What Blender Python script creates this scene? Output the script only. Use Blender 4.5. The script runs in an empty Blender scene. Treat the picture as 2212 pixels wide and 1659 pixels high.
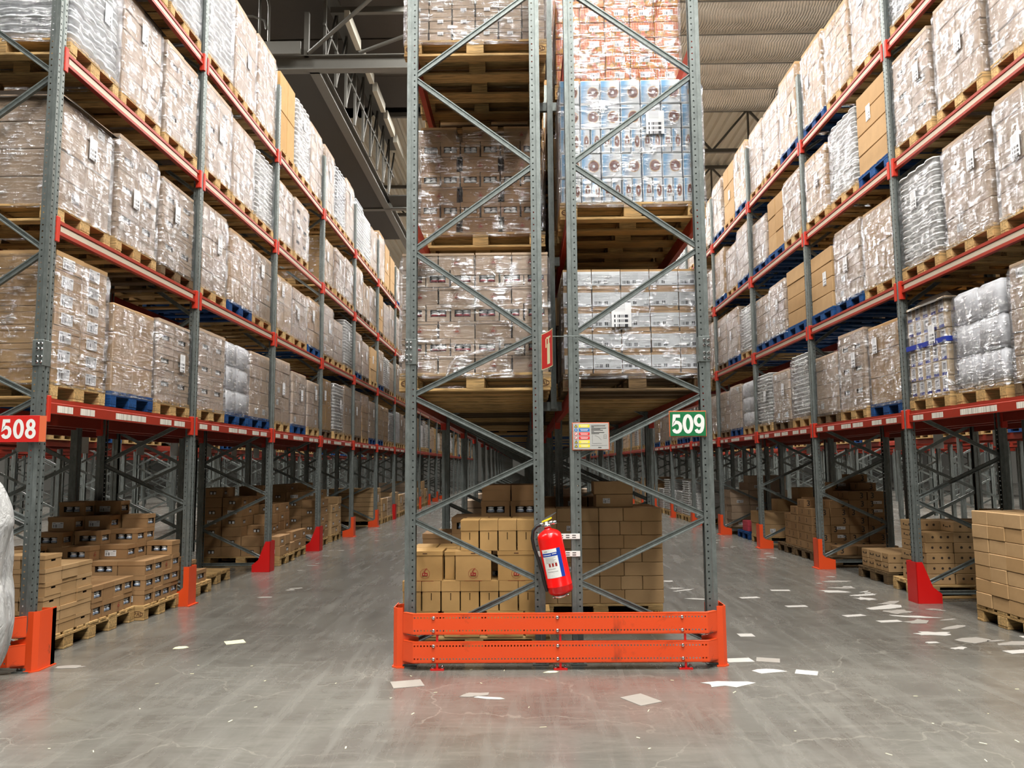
import bpy, math, random
from mathutils import Vector, Matrix, noise
R = random.Random(11)
PI = math.pi
scene = bpy.context.scene
COL = scene.collection

# ------------------------------------------------------------------ camera
H_CAM = 1.4806
pit, yaw, rol = 0.1022, 0.0134, -0.0081
r0 = Vector((math.cos(yaw), math.sin(yaw), 0)); f0 = Vector((-math.sin(yaw), math.cos(yaw), 0)); z0 = Vector((0, 0, 1))
fw = f0 * math.cos(pit) + z0 * math.sin(pit); up = -f0 * math.sin(pit) + z0 * math.cos(pit)
ri = r0 * math.cos(rol) + up * math.sin(rol); up = -r0 * math.sin(rol) + up * math.cos(rol)
cd = bpy.data.cameras.new('camera'); cam = bpy.data.objects.new('camera', cd); COL.objects.link(cam)
cd.sensor_fit = 'HORIZONTAL'; cd.sensor_width = 36.0; cd.lens = 1722.26 * 36.0 / 2212.0
cd.clip_start = 0.05; cd.clip_end = 300
cam.matrix_world = Matrix(((ri.x, up.x, -fw.x, 0), (ri.y, up.y, -fw.y, 0), (ri.z, up.z, -fw.z, H_CAM), (0, 0, 0, 1)))
scene.camera = cam

# ------------------------------------------------------------------ world, exposure
w = bpy.data.worlds.new('world'); scene.world = w; w.use_nodes = True
w.node_tree.nodes['Background'].inputs[0].default_value = (1.0, 0.97, 0.93, 1)
w.node_tree.nodes['Background'].inputs[1].default_value = 0.015
vs = scene.view_settings
vs.view_transform = 'Standard'; vs.look = 'None'; vs.gamma = 1.0; vs.use_curve_mapping = False
vs.exposure = -0.15
scene.cycles.max_bounces = 3; scene.cycles.diffuse_bounces = 1; scene.cycles.glossy_bounces = 2
scene.cycles.transparent_max_bounces = 8; scene.cycles.transmission_bounces = 1
scene.cycles.use_adaptive_sampling = True; scene.cycles.adaptive_threshold = 0.1
scene.cycles.caustics_reflective = False; scene.cycles.caustics_refractive = False
scene.cycles.sample_clamp_indirect = 4.0

# ------------------------------------------------------------------ ceiling lamps (real luminaires over the aisles)
LAMP_Z = 12.1
LAMP_W = 440.0
AISLES = (-17.5, -12.45, -7.37, -2.28, 2.81, 7.88, 12.95, 18.0)
LAMPS = []
for ax in AISLES:
    near = abs(ax - 0.3) < 3
    for ly in ((-16, -9, -4, 3, 8, 13, 18, 23, 28.5, 34, 40, 46, 53, 60) if near else (5, 11, 17, 23, 30, 38, 48)):
        LAMPS.append((ax, ly, 1.0 if near else 1.5))
LAMPS += [(0.9, 2.2, 2.4), (0.4, -2.4, 1.2)]

# ------------------------------------------------------------------ mesh helpers
class MB:
    def __init__(s): s.v = []; s.f = []; s.m = []; s.uv = []
    def face(s, pts, m=0, uv=None):
        b = len(s.v); s.v += [tuple(p) for p in pts]; s.f.append(tuple(range(b, b + len(pts)))); s.m.append(m)
        s.uv.append(uv if uv else [(0, 0)] * len(pts))
    def box(s, x0, x1, y0, y1, z0, z1, m=0):
        b = len(s.v)
        s.v += [(x0, y0, z0), (x1, y0, z0), (x1, y1, z0), (x0, y1, z0), (x0, y0, z1), (x1, y0, z1), (x1, y1, z1), (x0, y1, z1)]
        for q in ((0, 3, 2, 1), (4, 5, 6, 7), (0, 1, 5, 4), (1, 2, 6, 5), (2, 3, 7, 6), (3, 0, 4, 7)):
            s.f.append(tuple(b + i for i in q)); s.m.append(m); s.uv.append([(0, 0), (1, 0), (1, 1), (0, 1)])
        return s
    def cbox(s, x0, x1, y0, y1, z0, z1, c=.004, m=0):
        """box with chamfered edges (44 triangles)"""
        X = (x0, x1); Y = (y0, y1); Z = (z0, z1); b = len(s.v); idx = {}
        for i in (0, 1):
            for j in (0, 1):
                for k in (0, 1):
                    sx, sy, sz = (c, -c)[i], (c, -c)[j], (c, -c)[k]
                    for a, p in enumerate(((X[i], Y[j] + sy, Z[k] + sz), (X[i] + sx, Y[j], Z[k] + sz), (X[i] + sx, Y[j] + sy, Z[k]))):
                        idx[i, j, k, a] = len(s.v); s.v.append(p)
        cen = Vector(((x0 + x1) / 2, (y0 + y1) / 2, (z0 + z1) / 2))
        def add(ids, uv=None):
            P = [Vector(s.v[i]) for i in ids]; n = (P[1] - P[0]).cross(P[2] - P[0]); fc = sum(P, Vector()) / len(P)
            if n.dot(fc - cen) < 0: ids = ids[::-1]; uv = uv[::-1] if uv else None
            s.f.append(tuple(ids)); s.m.append(m); s.uv.append(uv or [(0, 0)] * len(ids))
        U = [(0, 0), (1, 0), (1, 1), (0, 1)]
        for i in (0, 1): add([idx[i, 0, 0, 0], idx[i, 1, 0, 0], idx[i, 1, 1, 0], idx[i, 0, 1, 0]], U)
        for j in (0, 1): add([idx[0, j, 0, 1], idx[1, j, 0, 1], idx[1, j, 1, 1], idx[0, j, 1, 1]], U)
        for k in (0, 1): add([idx[0, 0, k, 2], idx[1, 0, k, 2], idx[1, 1, k, 2], idx[0, 1, k, 2]])
        for j in (0, 1):
            for k in (0, 1): add([idx[0, j, k, 1], idx[1, j, k, 1], idx[1, j, k, 2], idx[0, j, k, 2]])
        for i in (0, 1):
            for k in (0, 1): add([idx[i, 0, k, 0], idx[i, 1, k, 0], idx[i, 1, k, 2], idx[i, 0, k, 2]])
            for j in (0, 1): add([idx[i, j, 0, 0], idx[i, j, 1, 0], idx[i, j, 1, 1], idx[i, j, 0, 1]])
        for i in (0, 1):
            for j in (0, 1):
                for k in (0, 1): add([idx[i, j, k, 0], idx[i, j, k, 1], idx[i, j, k, 2]])
        return s
    def prism(s, poly, a, b, axis='y', m=0):
        """polygon (p,q) extruded along axis from a to b; axis y: (x,z), axis x: (y,z), axis z: (x,y)"""
        def P(p, t): return {'y': (p[0], t, p[1]), 'x': (t, p[0], p[1]), 'z': (p[0], p[1], t)}[axis]
        n = len(poly); o = len(s.v)
        s.v += [P(p, a) for p in poly] + [P(p, b) for p in poly]
        s.f.append(tuple(o + i for i in range(n))); s.f.append(tuple(o + n + i for i in reversed(range(n)))); s.m += [m, m]; s.uv += [[(0, 0)] * n] * 2
        for i in range(n):
            j = (i + 1) % n
            s.f.append((o + j, o + i, o + n + i, o + n + j)); s.m.append(m); s.uv.append([(0, 0)] * 4)
        return s
    def cyl(s, p, q, r, n=8, m=0, r2=None, cap=True):
        p = Vector(p); q = Vector(q); d = (q - p).normalized(); r2 = r if r2 is None else r2
        a = d.orthogonal().normalized(); b = d.cross(a); o = len(s.v)
        for c, rr in ((p, r), (q, r2)):
            for i in range(n):
                t = 2 * PI * i / n; s.v.append(tuple(c + a * math.cos(t) * rr + b * math.sin(t) * rr))
        for i in range(n):
            j = (i + 1) % n; s.f.append((o + i, o + j, o + n + j, o + n + i)); s.m.append(m); s.uv.append([(0, 0)] * 4)
        if cap:
            s.f.append(tuple(o + i for i in reversed(range(n)))); s.f.append(tuple(o + n + i for i in range(n))); s.m += [m, m]; s.uv += [[(0, 0)] * n] * 2
        return s
    def lathe(s, prof, n=16, m=0, cx=0, cy=0, mats=None):
        o = len(s.v)
        for r, z in prof:
            for i in range(n):
                t = 2 * PI * i / n; s.v.append((cx + r * math.cos(t), cy + r * math.sin(t), z))
        for k in range(len(prof) - 1):
            for i in range(n):
                j = (i + 1) % n
                s.f.append((o + k * n + i, o + k * n + j, o + (k + 1) * n + j, o + (k + 1) * n + i)); s.m.append(mats[k] if mats else m); s.uv.append([(0, 0)] * 4)
        return s
    def tube(s, pts, r, n=8, m=0):
        pts = [Vector(p) for p in pts]; o = len(s.v); prev = None
        for k, p in enumerate(pts):
            d = (pts[min(k + 1, len(pts) - 1)] - pts[max(k - 1, 0)]).normalized()
            a = d.orthogonal().normalized() if prev is None else (prev - d * prev.dot(d)).normalized()
            prev = a; b = d.cross(a)
            for i in range(n):
                t = 2 * PI * i / n; s.v.append(tuple(p + a * math.cos(t) * r + b * math.sin(t) * r))
        for k in range(len(pts) - 1):
            for i in range(n):
                j = (i + 1) % n; s.f.append((o + k * n + i, o + k * n + j, o + (k + 1) * n + j, o + (k + 1) * n + i)); s.m.append(m); s.uv.append([(0, 0)] * 4)
        return s
    def bar(s, p, q, wd, th, m=0):
        p = Vector(p); q = Vector(q); d = (q - p).normalized(); a = d.cross(Vector((0, 1, 0)))
        if a.length < .01: a = d.cross(Vector((0, 0, 1)))
        a = a.normalized() * wd / 2; b = d.cross(a).normalized() * th / 2; o = len(s.v)
        for c in (p, q):
            for e, g in ((-1, -1), (1, -1), (1, 1), (-1, 1)): s.v.append(tuple(c + a * e + b * g))
        for qd in ((0, 1, 2, 3), (7, 6, 5, 4), (0, 4, 5, 1), (1, 5, 6, 2), (2, 6, 7, 3), (3, 7, 4, 0)):
            s.f.append(tuple(o + i for i in qd)); s.m.append(m); s.uv.append([(0, 0)] * 4)
        return s
    def mesh(s, name, mats, smooth=False):
        me = bpy.data.meshes.new(name); me.from_pydata(s.v, [], s.f)
        for mt in (mats if isinstance(mats, (list, tuple)) else [mats]): me.materials.append(mt)
        me.polygons.foreach_set('material_index', s.m)
        ul = me.uv_layers.new(name='UVMap'); flat = [c for u in s.uv for p in u for c in p]; ul.data.foreach_set('uv', flat)
        if smooth: me.polygons.foreach_set('use_smooth', [True] * len(me.polygons))
        me.update(); return me

def obj(name, data, parent=None, loc=(0, 0, 0), rot=(0, 0, 0), scale=None):
    o = bpy.data.objects.new(name, data); COL.objects.link(o)
    if parent is not None: o.parent = parent
    o.location = loc
    if rot != (0, 0, 0): o.rotation_euler = rot
    if scale: o.scale = scale
    return o
def tag(o, label=None, cat=None, group=None, kind=None):
    if label: o['label'] = label
    if cat: o['category'] = cat
    if group: o['group'] = group
    if kind: o['kind'] = kind
    return o
def empty(name, loc, rz=0.0):
    o = bpy.data.objects.new(name, None); COL.objects.link(o); o.location = loc; o.rotation_euler = (0, 0, rz); o.empty_display_size = .1
    return o
CACHE = {}
def cached(key, fn):
    if key not in CACHE: CACHE[key] = fn()
    return CACHE[key]

# ------------------------------------------------------------------ materials
def font_mesh(body, size, mat, offset=0.0, extrude=.0004):
    cu = bpy.data.curves.new('lettering', 'FONT'); cu.body = body; cu.size = size; cu.align_x = 'CENTER'; cu.align_y = 'CENTER'; cu.extrude = extrude; cu.offset = offset
    o = bpy.data.objects.new('lettering', cu); COL.objects.link(o)
    me = bpy.data.meshes.new_from_object(o.evaluated_get(bpy.context.evaluated_depsgraph_get())); me.materials.clear(); me.materials.append(mat)
    bpy.data.objects.remove(o); bpy.data.curves.remove(cu); return me
class NT:
    def __init__(s, name):
        s.mat = bpy.data.materials.new(name); s.mat.use_nodes = True; s.nt = s.mat.node_tree; s.nt.nodes.clear()
        s.out = s.new('ShaderNodeOutputMaterial')
    def new(s, t, ins=None, **kw):
        n = s.nt.nodes.new(t)
        for k, v in kw.items(): setattr(n, k, v)
        for k, v in (ins or {}).items():
            if isinstance(v, bpy.types.NodeSocket): s.nt.links.new(v, n.inputs[k])
            else: n.inputs[k].default_value = v
        return n
    def math(s, op, a, b=None, c=None, clamp=False):
        ins = {0: a}
        if b is not None: ins[1] = b
        if c is not None: ins[2] = c
        return s.new('ShaderNodeMath', ins, operation=op, use_clamp=clamp).outputs[0]
    def mix(s, fac, a, b):
        n = s.new('ShaderNodeMix', data_type='RGBA')
        for i, v in ((0, fac), (6, a), (7, b)):
            if isinstance(v, bpy.types.NodeSocket): s.nt.links.new(v, n.inputs[i])
            else: n.inputs[i].default_value = v
        return n.outputs[2]
    def noise(s, vec, scale, detail=3, rough=.55, dist=0):
        return s.new('ShaderNodeTexNoise', {'Vector': vec, 'Scale': scale, 'Detail': detail, 'Roughness': rough, 'Distortion': dist}).outputs[0]
    def ramp(s, fac, lo, hi):
        return s.new('ShaderNodeMapRange', {0: fac, 1: lo, 2: hi, 3: 0.0, 4: 1.0}).outputs[0]
    def coord(s, which='Object', scale=None):
        c = s.new('ShaderNodeTexCoord').outputs[which]
        if scale: c = s.new('ShaderNodeMapping', {'Vector': c, 'Scale': scale}).outputs[0]
        return c
    def rnd(s): return s.new('ShaderNodeObjectInfo').outputs['Random']
    def bsdf(s, color, rough, metal=0.0, normal=None, spec=.5, **kw):
        ins = {'Base Color': color, 'Roughness': rough, 'Metallic': metal, 'Specular IOR Level': spec}
        if normal is not None: ins['Normal'] = normal
        ins.update(kw)
        return s.new('ShaderNodeBsdfPrincipled', ins).outputs[0]
    def bump(s, h, strength=.3, dist=.01):
        return s.new('ShaderNodeBump', {'Strength': strength, 'Distance': dist, 'Height': h}).outputs[0]
    def fin(s, sh): s.nt.links.new(sh, s.out.inputs[0]); return s.mat
def C(r, g, b): return (r, g, b, 1.0)
def lin(r, g, b):
    f = lambda c: ((c / 255 + .055) / 1.055) ** 2.4 if c > 10 else c / 255 / 12.92
    return (f(r), f(g), f(b), 1.0)

def m_plain(name, col, rough=.5, metal=0.0, var=.0, spec=.5):
    n = NT(name); c = col
    if var: c = n.mix(n.math('MULTIPLY', n.noise(n.coord(), 9, 4), var), col, tuple(x * .35 for x in col[:3]) + (1,))
    return n.fin(n.bsdf(c, rough, metal, spec=spec))
def m_card(name, a, b, rough=.75):
    n = NT(name); co = n.coord(); base = n.mix(n.rnd(), a, b)
    blot = n.ramp(n.noise(co, 7, 4, .6), .35, .75)
    dk = tuple(x * .72 for x in a[:3]) + (1,)
    c = n.mix(n.math('MULTIPLY', blot, .35), base, dk)
    flute = n.noise(n.coord('Object', (260, 260, 3)), 1, 1)
    return n.fin(n.bsdf(c, rough, normal=n.bump(flute, .12, .002), spec=.3))
def m_wood(name, a, b):
    n = NT(name)
    g = n.noise(n.coord('Object', (3, 40, 40)), 1.5, 5, .65, .6)
    base = n.mix(n.rnd(), a, b); c = n.mix(n.ramp(g, .40, .64), base, tuple(x * .42 for x in a[:3]) + (1,))
    return n.fin(n.bsdf(c, .78, normal=n.bump(g, .25, .004), spec=.25))
def m_paint(name, col, scuff, rough=.42, amt=.8):
    n = NT(name); co = n.coord(); k = n.noise(co, 5, 6, .7, .5)
    s1 = n.ramp(k, .60, .70); c = n.mix(n.math('MULTIPLY', s1, amt), col, scuff)
    c = n.mix(n.math('MULTIPLY', n.noise(co, 2.5, 3), .30), c, tuple(x * .6 for x in col[:3]) + (1,))
    return n.fin(n.bsdf(c, n.math('ADD', n.math('MULTIPLY', k, .25), rough - .1), spec=.5))
def m_metal(name, a, b, rough=.42, metal=.55):
    n = NT(name); co = n.coord('Object', (9, 9, 3)); k = n.noise(co, 3, 5, .65)
    vor = n.new('ShaderNodeTexVoronoi', {'Vector': n.coord(), 'Scale': 55.0}).outputs['Color']
    v = n.math('MULTIPLY', n.new('ShaderNodeSeparateColor', {0: vor}).outputs[0], .25)
    c = n.mix(n.math('ADD', n.ramp(k, .3, .75), v, clamp=True), a, b)
    return n.fin(n.bsdf(c, rough, metal))
def perforate(n, sh, pitch, r, offs):
    """round holes punched along the UV strip (u, v in metres)"""
    uv = n.new('ShaderNodeSeparateXYZ', {0: n.coord('UV')}); u, v = uv.outputs[0], uv.outputs[1]
    vv = n.math('MULTIPLY', n.math('SUBTRACT', n.math('FRACT', n.math('DIVIDE', v, pitch)), .5), pitch)
    tot = None
    for o in offs:
        du = n.math('SUBTRACT', u, o)
        d = n.math('SQRT', n.math('ADD', n.math('MULTIPLY', du, du), n.math('MULTIPLY', vv, vv)))
        k = n.math('LESS_THAN', d, r); tot = k if tot is None else n.math('MAXIMUM', tot, k)
    tr = n.new('ShaderNodeBsdfTransparent').outputs[0]
    return n.new('ShaderNodeMixShader', {0: tot, 1: sh, 2: tr}).outputs[0]
def m_perf(name, a, b, pitch, r, offs, rough=.42, metal=.55):
    n = NT(name); k = n.noise(n.coord('Object', (9, 9, 3)), 3, 5, .65)
    sh = n.bsdf(n.mix(n.ramp(k, .3, .75), a, b), rough, metal)
    return n.fin(perforate(n, sh, pitch, r, offs))

M = {}
M['card'] = m_card('cardboard', lin(178, 142, 98), lin(190, 156, 114))
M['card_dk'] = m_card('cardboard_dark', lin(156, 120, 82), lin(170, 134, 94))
M['card_gold'] = m_card('cardboard_golden', lin(176, 138, 84), lin(188, 150, 96))
M['card_pale'] = m_card('cardboard_pale', lin(176, 152, 128), lin(190, 166, 142))
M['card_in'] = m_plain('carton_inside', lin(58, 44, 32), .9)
M['card_white'] = m_card('white_board', lin(222, 222, 222), lin(232, 232, 230), .5)
M['wood'] = m_wood('pallet_pine', lin(214, 178, 122), lin(190, 150, 96))
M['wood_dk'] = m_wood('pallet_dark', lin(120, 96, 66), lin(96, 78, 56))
M['wood_blue'] = m_wood('pallet_blue', lin(26, 80, 140), lin(20, 62, 120))
M['steel'] = m_metal('rack_galvanised', C(.13, .148, .142), C(.225, .252, .242))
M['steel_dk'] = m_metal('steel_dark', C(.10, .105, .10), C(.17, .175, .165), .5, .3)
M['post_side'] = m_perf('post_side_punched', C(.125, .143, .137), C(.22, .247, .237), .05, .0062, (0.0,))
M['post_front'] = m_perf('post_front_punched', C(.125, .143, .137), C(.22, .247, .237), .05, .0075, (0.0,))
M['beam'] = m_paint('beam_orange', lin(158, 44, 24), lin(120, 60, 40), .45, .35)
M['conn'] = m_paint('connector_red', lin(192, 46, 24), lin(120, 40, 30), .45, .3)
M['guard'] = m_paint('guard_red', lin(206, 18, 16), lin(80, 24, 20), .4, .5)
M['guard_or'] = m_paint('guard_orange', lin(230, 78, 30), lin(70, 46, 34), .38, .75)
M['strip'] = m_plain('beam_strip_beige', lin(206, 192, 172), .6, var=.15)
M['white'] = m_plain('white_plastic', lin(232, 232, 228), .35)
M['offwhite'] = m_plain('jar_white', lin(225, 226, 226), .25)
M['black'] = m_plain('black_rubber', lin(22, 22, 22), .5)
M['blackfilm'] = m_plain('black_sheet', lin(60, 54, 48), .3)
M['chrome'] = m_plain('chrome', C(.75, .75, .75), .18, 1.0)
M['red'] = m_plain('extinguisher_red', lin(222, 22, 20), .22)
M['signred'] = m_plain('sign_red', lin(204, 36, 30), .45)
M['signgreen'] = m_plain('sign_green', lin(16, 110, 62), .45)
M['signborder'] = m_plain('sign_border', lin(196, 92, 52), .5)
M['glow'] = m_plain('sign_cream', lin(226, 222, 178), .5)
M['grey'] = m_plain('notice_grey', lin(172, 172, 168), .5)
M['yellow'] = m_plain('notice_yellow', lin(240, 220, 30), .5)
M['blue'] = m_plain('notice_blue', lin(30, 112, 190), .5)
M['nred'] = m_plain('notice_red', lin(222, 36, 40), .5)
M['dkblue'] = m_plain('label_blue', lin(24, 62, 158), .4)
M['ink'] = m_plain('ink', lin(34, 30, 28), .7)
M['inkred'] = m_plain('ink_red', lin(150, 34, 26), .7)
M['inkbrown'] = m_plain('ink_brown', lin(84, 52, 28), .8)
M['paper'] = m_plain('paper', lin(182, 178, 172), .7, var=.12)
M['paper_pink'] = m_plain('paper_greyed', lin(150, 144, 136), .7, var=.3)
M['paper_yel'] = m_plain('paper_yellowish', lin(222, 218, 180), .7)
M['tapeblue'] = m_plain('strap_blue', lin(36, 56, 150), .4)
M['pink'] = m_plain('pink_carton', lin(226, 80, 98), .6)
def m_cover():
    n = NT('plastic_cover'); a = n.noise(n.coord('Object', (9, 9, 3)), 1.6, 6, .65, 1.2)
    return n.fin(n.bsdf(n.mix(n.ramp(a, .4, .62), lin(196, 196, 194), lin(168, 168, 168)), .35, normal=n.bump(a, .8, .05)))
M['plastic_white'] = m_cover()
M['lampbody'] = m_plain('lamp_housing', lin(200, 200, 198), .4)

def m_label():
    n = NT('barcode_label'); s = n.new('ShaderNodeSeparateXYZ', {0: n.coord('UV')}); u, v = s.outputs[0], s.outputs[1]
    bars = n.math('LESS_THAN', n.new('ShaderNodeTexWhiteNoise', {'W': n.math('FLOOR', n.math('MULTIPLY', u, 34.0))}, noise_dimensions='1D').outputs[0], .55)
    def rect(a, b, c, d):
        return n.math('MULTIPLY', n.math('MULTIPLY', n.math('GREATER_THAN', u, a), n.math('LESS_THAN', u, b)), n.math('MULTIPLY', n.math('GREATER_THAN', v, c), n.math('LESS_THAN', v, d)))
    k1 = n.math('MULTIPLY', bars, rect(.06, .46, .12, .62))
    tx = n.math('LESS_THAN', n.math('FRACT', n.math('MULTIPLY', v, 9.0)), .38)
    k2 = n.math('MULTIPLY', n.math('MULTIPLY', tx, rect(.52, .92, .2, .7)), .45)
    k3 = n.math('MULTIPLY', rect(.06, .3, .78, .86), .7); k4 = n.math('MULTIPLY', rect(.72, .95, .76, .88), .8)
    k = n.math('MAXIMUM', n.math('MAXIMUM', k1, k2), n.math('MAXIMUM', k3, k4))
    return n.fin(n.bsdf(n.mix(k, lin(228, 228, 228), lin(40, 40, 44)), .45))
def m_sheetlabel():
    n = NT('shipping_label'); s = n.new('ShaderNodeSeparateXYZ', {0: n.coord('UV')}); u, v = s.outputs[0], s.outputs[1]
    bars = n.math('LESS_THAN', n.new('ShaderNodeTexWhiteNoise', {'W': n.math('FLOOR', n.math('MULTIPLY', u, 30.0))}, noise_dimensions='1D').outputs[0], .55)
    row = n.math('LESS_THAN', n.math('FRACT', n.math('MULTIPLY', v, 5.2)), .62)
    k = n.math('MULTIPLY', n.math('MULTIPLY', bars, row), n.math('MULTIPLY', n.math('LESS_THAN', v, .56), n.math('MULTIPLY', n.math('GREATER_THAN', u, .12), n.math('LESS_THAN', u, .88))))
    tx = n.math('MULTIPLY', n.math('MULTIPLY', n.math('LESS_THAN', n.math('FRACT', n.math('MULTIPLY', v, 16.0)), .4), n.math('GREATER_THAN', v, .64)), .5)
    tx = n.math('MULTIPLY', tx, n.math('MULTIPLY', n.math('GREATER_THAN', u, .15), n.math('LESS_THAN', u, .7)))
    return n.fin(n.bsdf(n.mix(n.math('MAXIMUM', k, tx), lin(232, 232, 234), lin(52, 52, 58)), .4))
def m_tapelabel():
    n = NT('beam_sticker'); s = n.new('ShaderNodeSeparateXYZ', {0: n.coord('UV')}); u = s.outputs[0]
    b = n.math('LESS_THAN', n.new('ShaderNodeTexWhiteNoise', {'W': n.math('FLOOR', n.math('MULTIPLY', u, 60.0))}, noise_dimensions='1D').outputs[0], .3)
    return n.fin(n.bsdf(n.mix(n.math('MULTIPLY', b, .5), lin(232, 226, 214), lin(90, 80, 70)), .5))
def m_donut():
    """white carton with a blue panel and a brown ring printed on its face"""
    n = NT('printed_ring_carton'); s = n.new('ShaderNodeSeparateXYZ', {0: n.coord('UV')}); u, v = s.outputs[0], s.outputs[1]
    du = n.math('SUBTRACT', u, .66); dv = n.math('MULTIPLY', n.math('SUBTRACT', v, .48), 1.15)
    d = n.math('SQRT', n.math('ADD', n.math('MULTIPLY', du, du), n.math('MULTIPLY', dv, dv)))
    wob = n.math('ADD', d, n.math('MULTIPLY', n.math('SUBTRACT', n.noise(n.coord('UV'), 9, 2), .5), .05))
    ring = n.math('MULTIPLY', n.math('LESS_THAN', wob, .27), n.math('GREATER_THAN', d, .075))
    rim = n.math('MULTIPLY', n.math('LESS_THAN', wob, .31), n.math('GREATER_THAN', wob, .27))
    blue = n.math('MULTIPLY', n.ramp(n.math('ADD', u, n.math('MULTIPLY', v, -.25)), .42, -.05), .9)
    c = n.mix(n.math('MULTIPLY', blue, n.math('GREATER_THAN', v, .04)), lin(226, 230, 234), lin(96, 164, 214))
    c = n.mix(rim, c, lin(206, 170, 128)); c = n.mix(ring, c, lin(118, 66, 54))
    return n.fin(n.bsdf(c, .45))
def m_orangeprint():
    n = NT('orange_print_carton'); s = n.new('ShaderNodeSeparateXYZ', {0: n.coord('UV')}); u, v = s.outputs[0], s.outputs[1]
    k = n.noise(n.coord('Object', (24, 24, 24)), 1, 3); k2 = n.noise(n.coord('Object', (50, 50, 14)), 1, 2)
    c = n.mix(n.ramp(k, .4, .6), lin(214, 150, 20), lin(196, 70, 14)); c = n.mix(n.ramp(k2, .52, .62), c, lin(110, 96, 24))
    top = n.math('GREATER_THAN', v, .52); st = n.math('LESS_THAN', n.math('FRACT', n.math('MULTIPLY', u, 9.0)), .5)
    c = n.mix(top, c, n.mix(st, lin(206, 92, 28), lin(222, 140, 70)))
    return n.fin(n.bsdf(c, .5))
def m_bluewhite():
    n = NT('blue_banded_carton'); s = n.new('ShaderNodeSeparateXYZ', {0: n.coord('UV')}); u, v = s.outputs[0], s.outputs[1]
    bars = n.math('LESS_THAN', n.new('ShaderNodeTexWhiteNoise', {'W': n.math('FLOOR', n.math('MULTIPLY', v, 26.0))}, noise_dimensions='1D').outputs[0], .5)
    bc = n.math('MULTIPLY', bars, n.math('MULTIPLY', n.math('MULTIPLY', n.math('GREATER_THAN', u, .3), n.math('LESS_THAN', u, .7)), n.math('MULTIPLY', n.math('GREATER_THAN', v, .45), n.math('LESS_THAN', v, .85))))
    pan = n.math('MULTIPLY', n.math('GREATER_THAN', u, .14), n.math('LESS_THAN', u, .86))
    c = n.mix(pan, lin(196, 172, 140), lin(222, 222, 224)); c = n.mix(bc, c, lin(70, 70, 80))
    c = n.mix(n.math('MULTIPLY', pan, n.math('LESS_THAN', v, .22)), c, lin(40, 56, 150))
    return n.fin(n.bsdf(c, .5))
def m_biglabel():
    n = NT('wide_label'); s = n.new('ShaderNodeSeparateXYZ', {0: n.coord('UV')}); u, v = s.outputs[0], s.outputs[1]
    def rect(a, b, c, d):
        return n.math('MULTIPLY', n.math('MULTIPLY', n.math('GREATER_THAN', u, a), n.math('LESS_THAN', u, b)), n.math('MULTIPLY', n.math('GREATER_THAN', v, c), n.math('LESS_THAN', v, d)))
    bars = n.math('LESS_THAN', n.new('ShaderNodeTexWhiteNoise', {'W': n.math('FLOOR', n.math('MULTIPLY', u, 90.0))}, noise_dimensions='1D').outputs[0], .6)
    k = n.math('MULTIPLY', bars, n.math('MAXIMUM', rect(.06, .32, .1, .34), rect(.42, .54, .12, .36)))
    tx = n.math('MULTIPLY', n.math('LESS_THAN', n.math('FRACT', n.math('MULTIPLY', v, 11.0)), .35), n.math('MULTIPLY', rect(.06, .62, .45, .92), .4))
    k = n.math('MAXIMUM', n.math('MAXIMUM', k, tx), n.math('MULTIPLY', rect(.8, .96, .06, .14), .7))
    return n.fin(n.bsdf(n.mix(k, lin(222, 226, 230), lin(70, 74, 78)), .4))
def m_film(name, haze, lo, hi):
    """clear stretch film: see-through, glossy, streaked along the winding direction"""
    n = NT(name); co = n.coord('Object', (7, 7, 46)); co2 = n.coord('Object', (8, 8, 5))
    off = n.math('MULTIPLY', n.rnd(), 40.0)
    cv = n.new('ShaderNodeVectorMath', {0: co, 1: n.new('ShaderNodeCombineXYZ', {0: off, 1: off, 2: off}).outputs[0]}, operation='ADD').outputs[0]
    cv2 = n.new('ShaderNodeVectorMath', {0: co2, 1: n.new('ShaderNodeCombineXYZ', {0: off, 1: off, 2: off}).outputs[0]}, operation='ADD').outputs[0]
    a = n.noise(cv, 1, 4, .62, .4); b = n.noise(cv2, 1, 4, .65, 1.2)
    h = n.math('ADD', n.math('MULTIPLY', a, .6), n.math('MULTIPLY', b, .8))
    nor = n.bump(h, 1.0, .05)
    g1 = n.new('ShaderNodeBsdfGlossy', {'Color': C(.95, .96, 1), 'Roughness': .09, 'Normal': nor}).outputs[0]
    g2 = n.new('ShaderNodeBsdfGlossy', {'Color': C(.95, .96, 1), 'Roughness': .22, 'Normal': n.bump(h, .8, .04)}).outputs[0]
    gl = n.new('ShaderNodeMixShader', {0: .55, 1: g1, 2: g2}).outputs[0]
    df = n.new('ShaderNodeBsdfDiffuse', {'Color': C(.78, .79, .80), 'Normal': nor}).outputs[0]
    tr = n.new('ShaderNodeBsdfTransparent', {0: C(.97, .97, .97)}).outputs[0]
    g = n.new('ShaderNodeMixShader', {0: haze, 1: gl, 2: df}).outputs[0]
    fr = n.new('ShaderNodeFresnel', {'IOR': 1.5, 'Normal': nor}).outputs[0]
    cov = n.math('ADD', n.math('MULTIPLY', fr, .5), n.new('ShaderNodeMapRange', {0: n.math('ADD', n.math('MULTIPLY', a, .5), n.math('MULTIPLY', b, .5)), 1: .51, 2: .64, 3: lo, 4: hi}).outputs[0], clamp=True)
    return n.fin(n.new('ShaderNodeMixShader', {0: cov, 1: tr, 2: g}).outputs[0])
M['label'] = m_label(); M['sheet'] = m_sheetlabel(); M['sticker'] = m_tapelabel(); M['ring'] = m_donut(); M['oprint'] = m_orangeprint()
M['bluewhite'] = m_bluewhite(); M['biglabel'] = m_biglabel()
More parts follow.
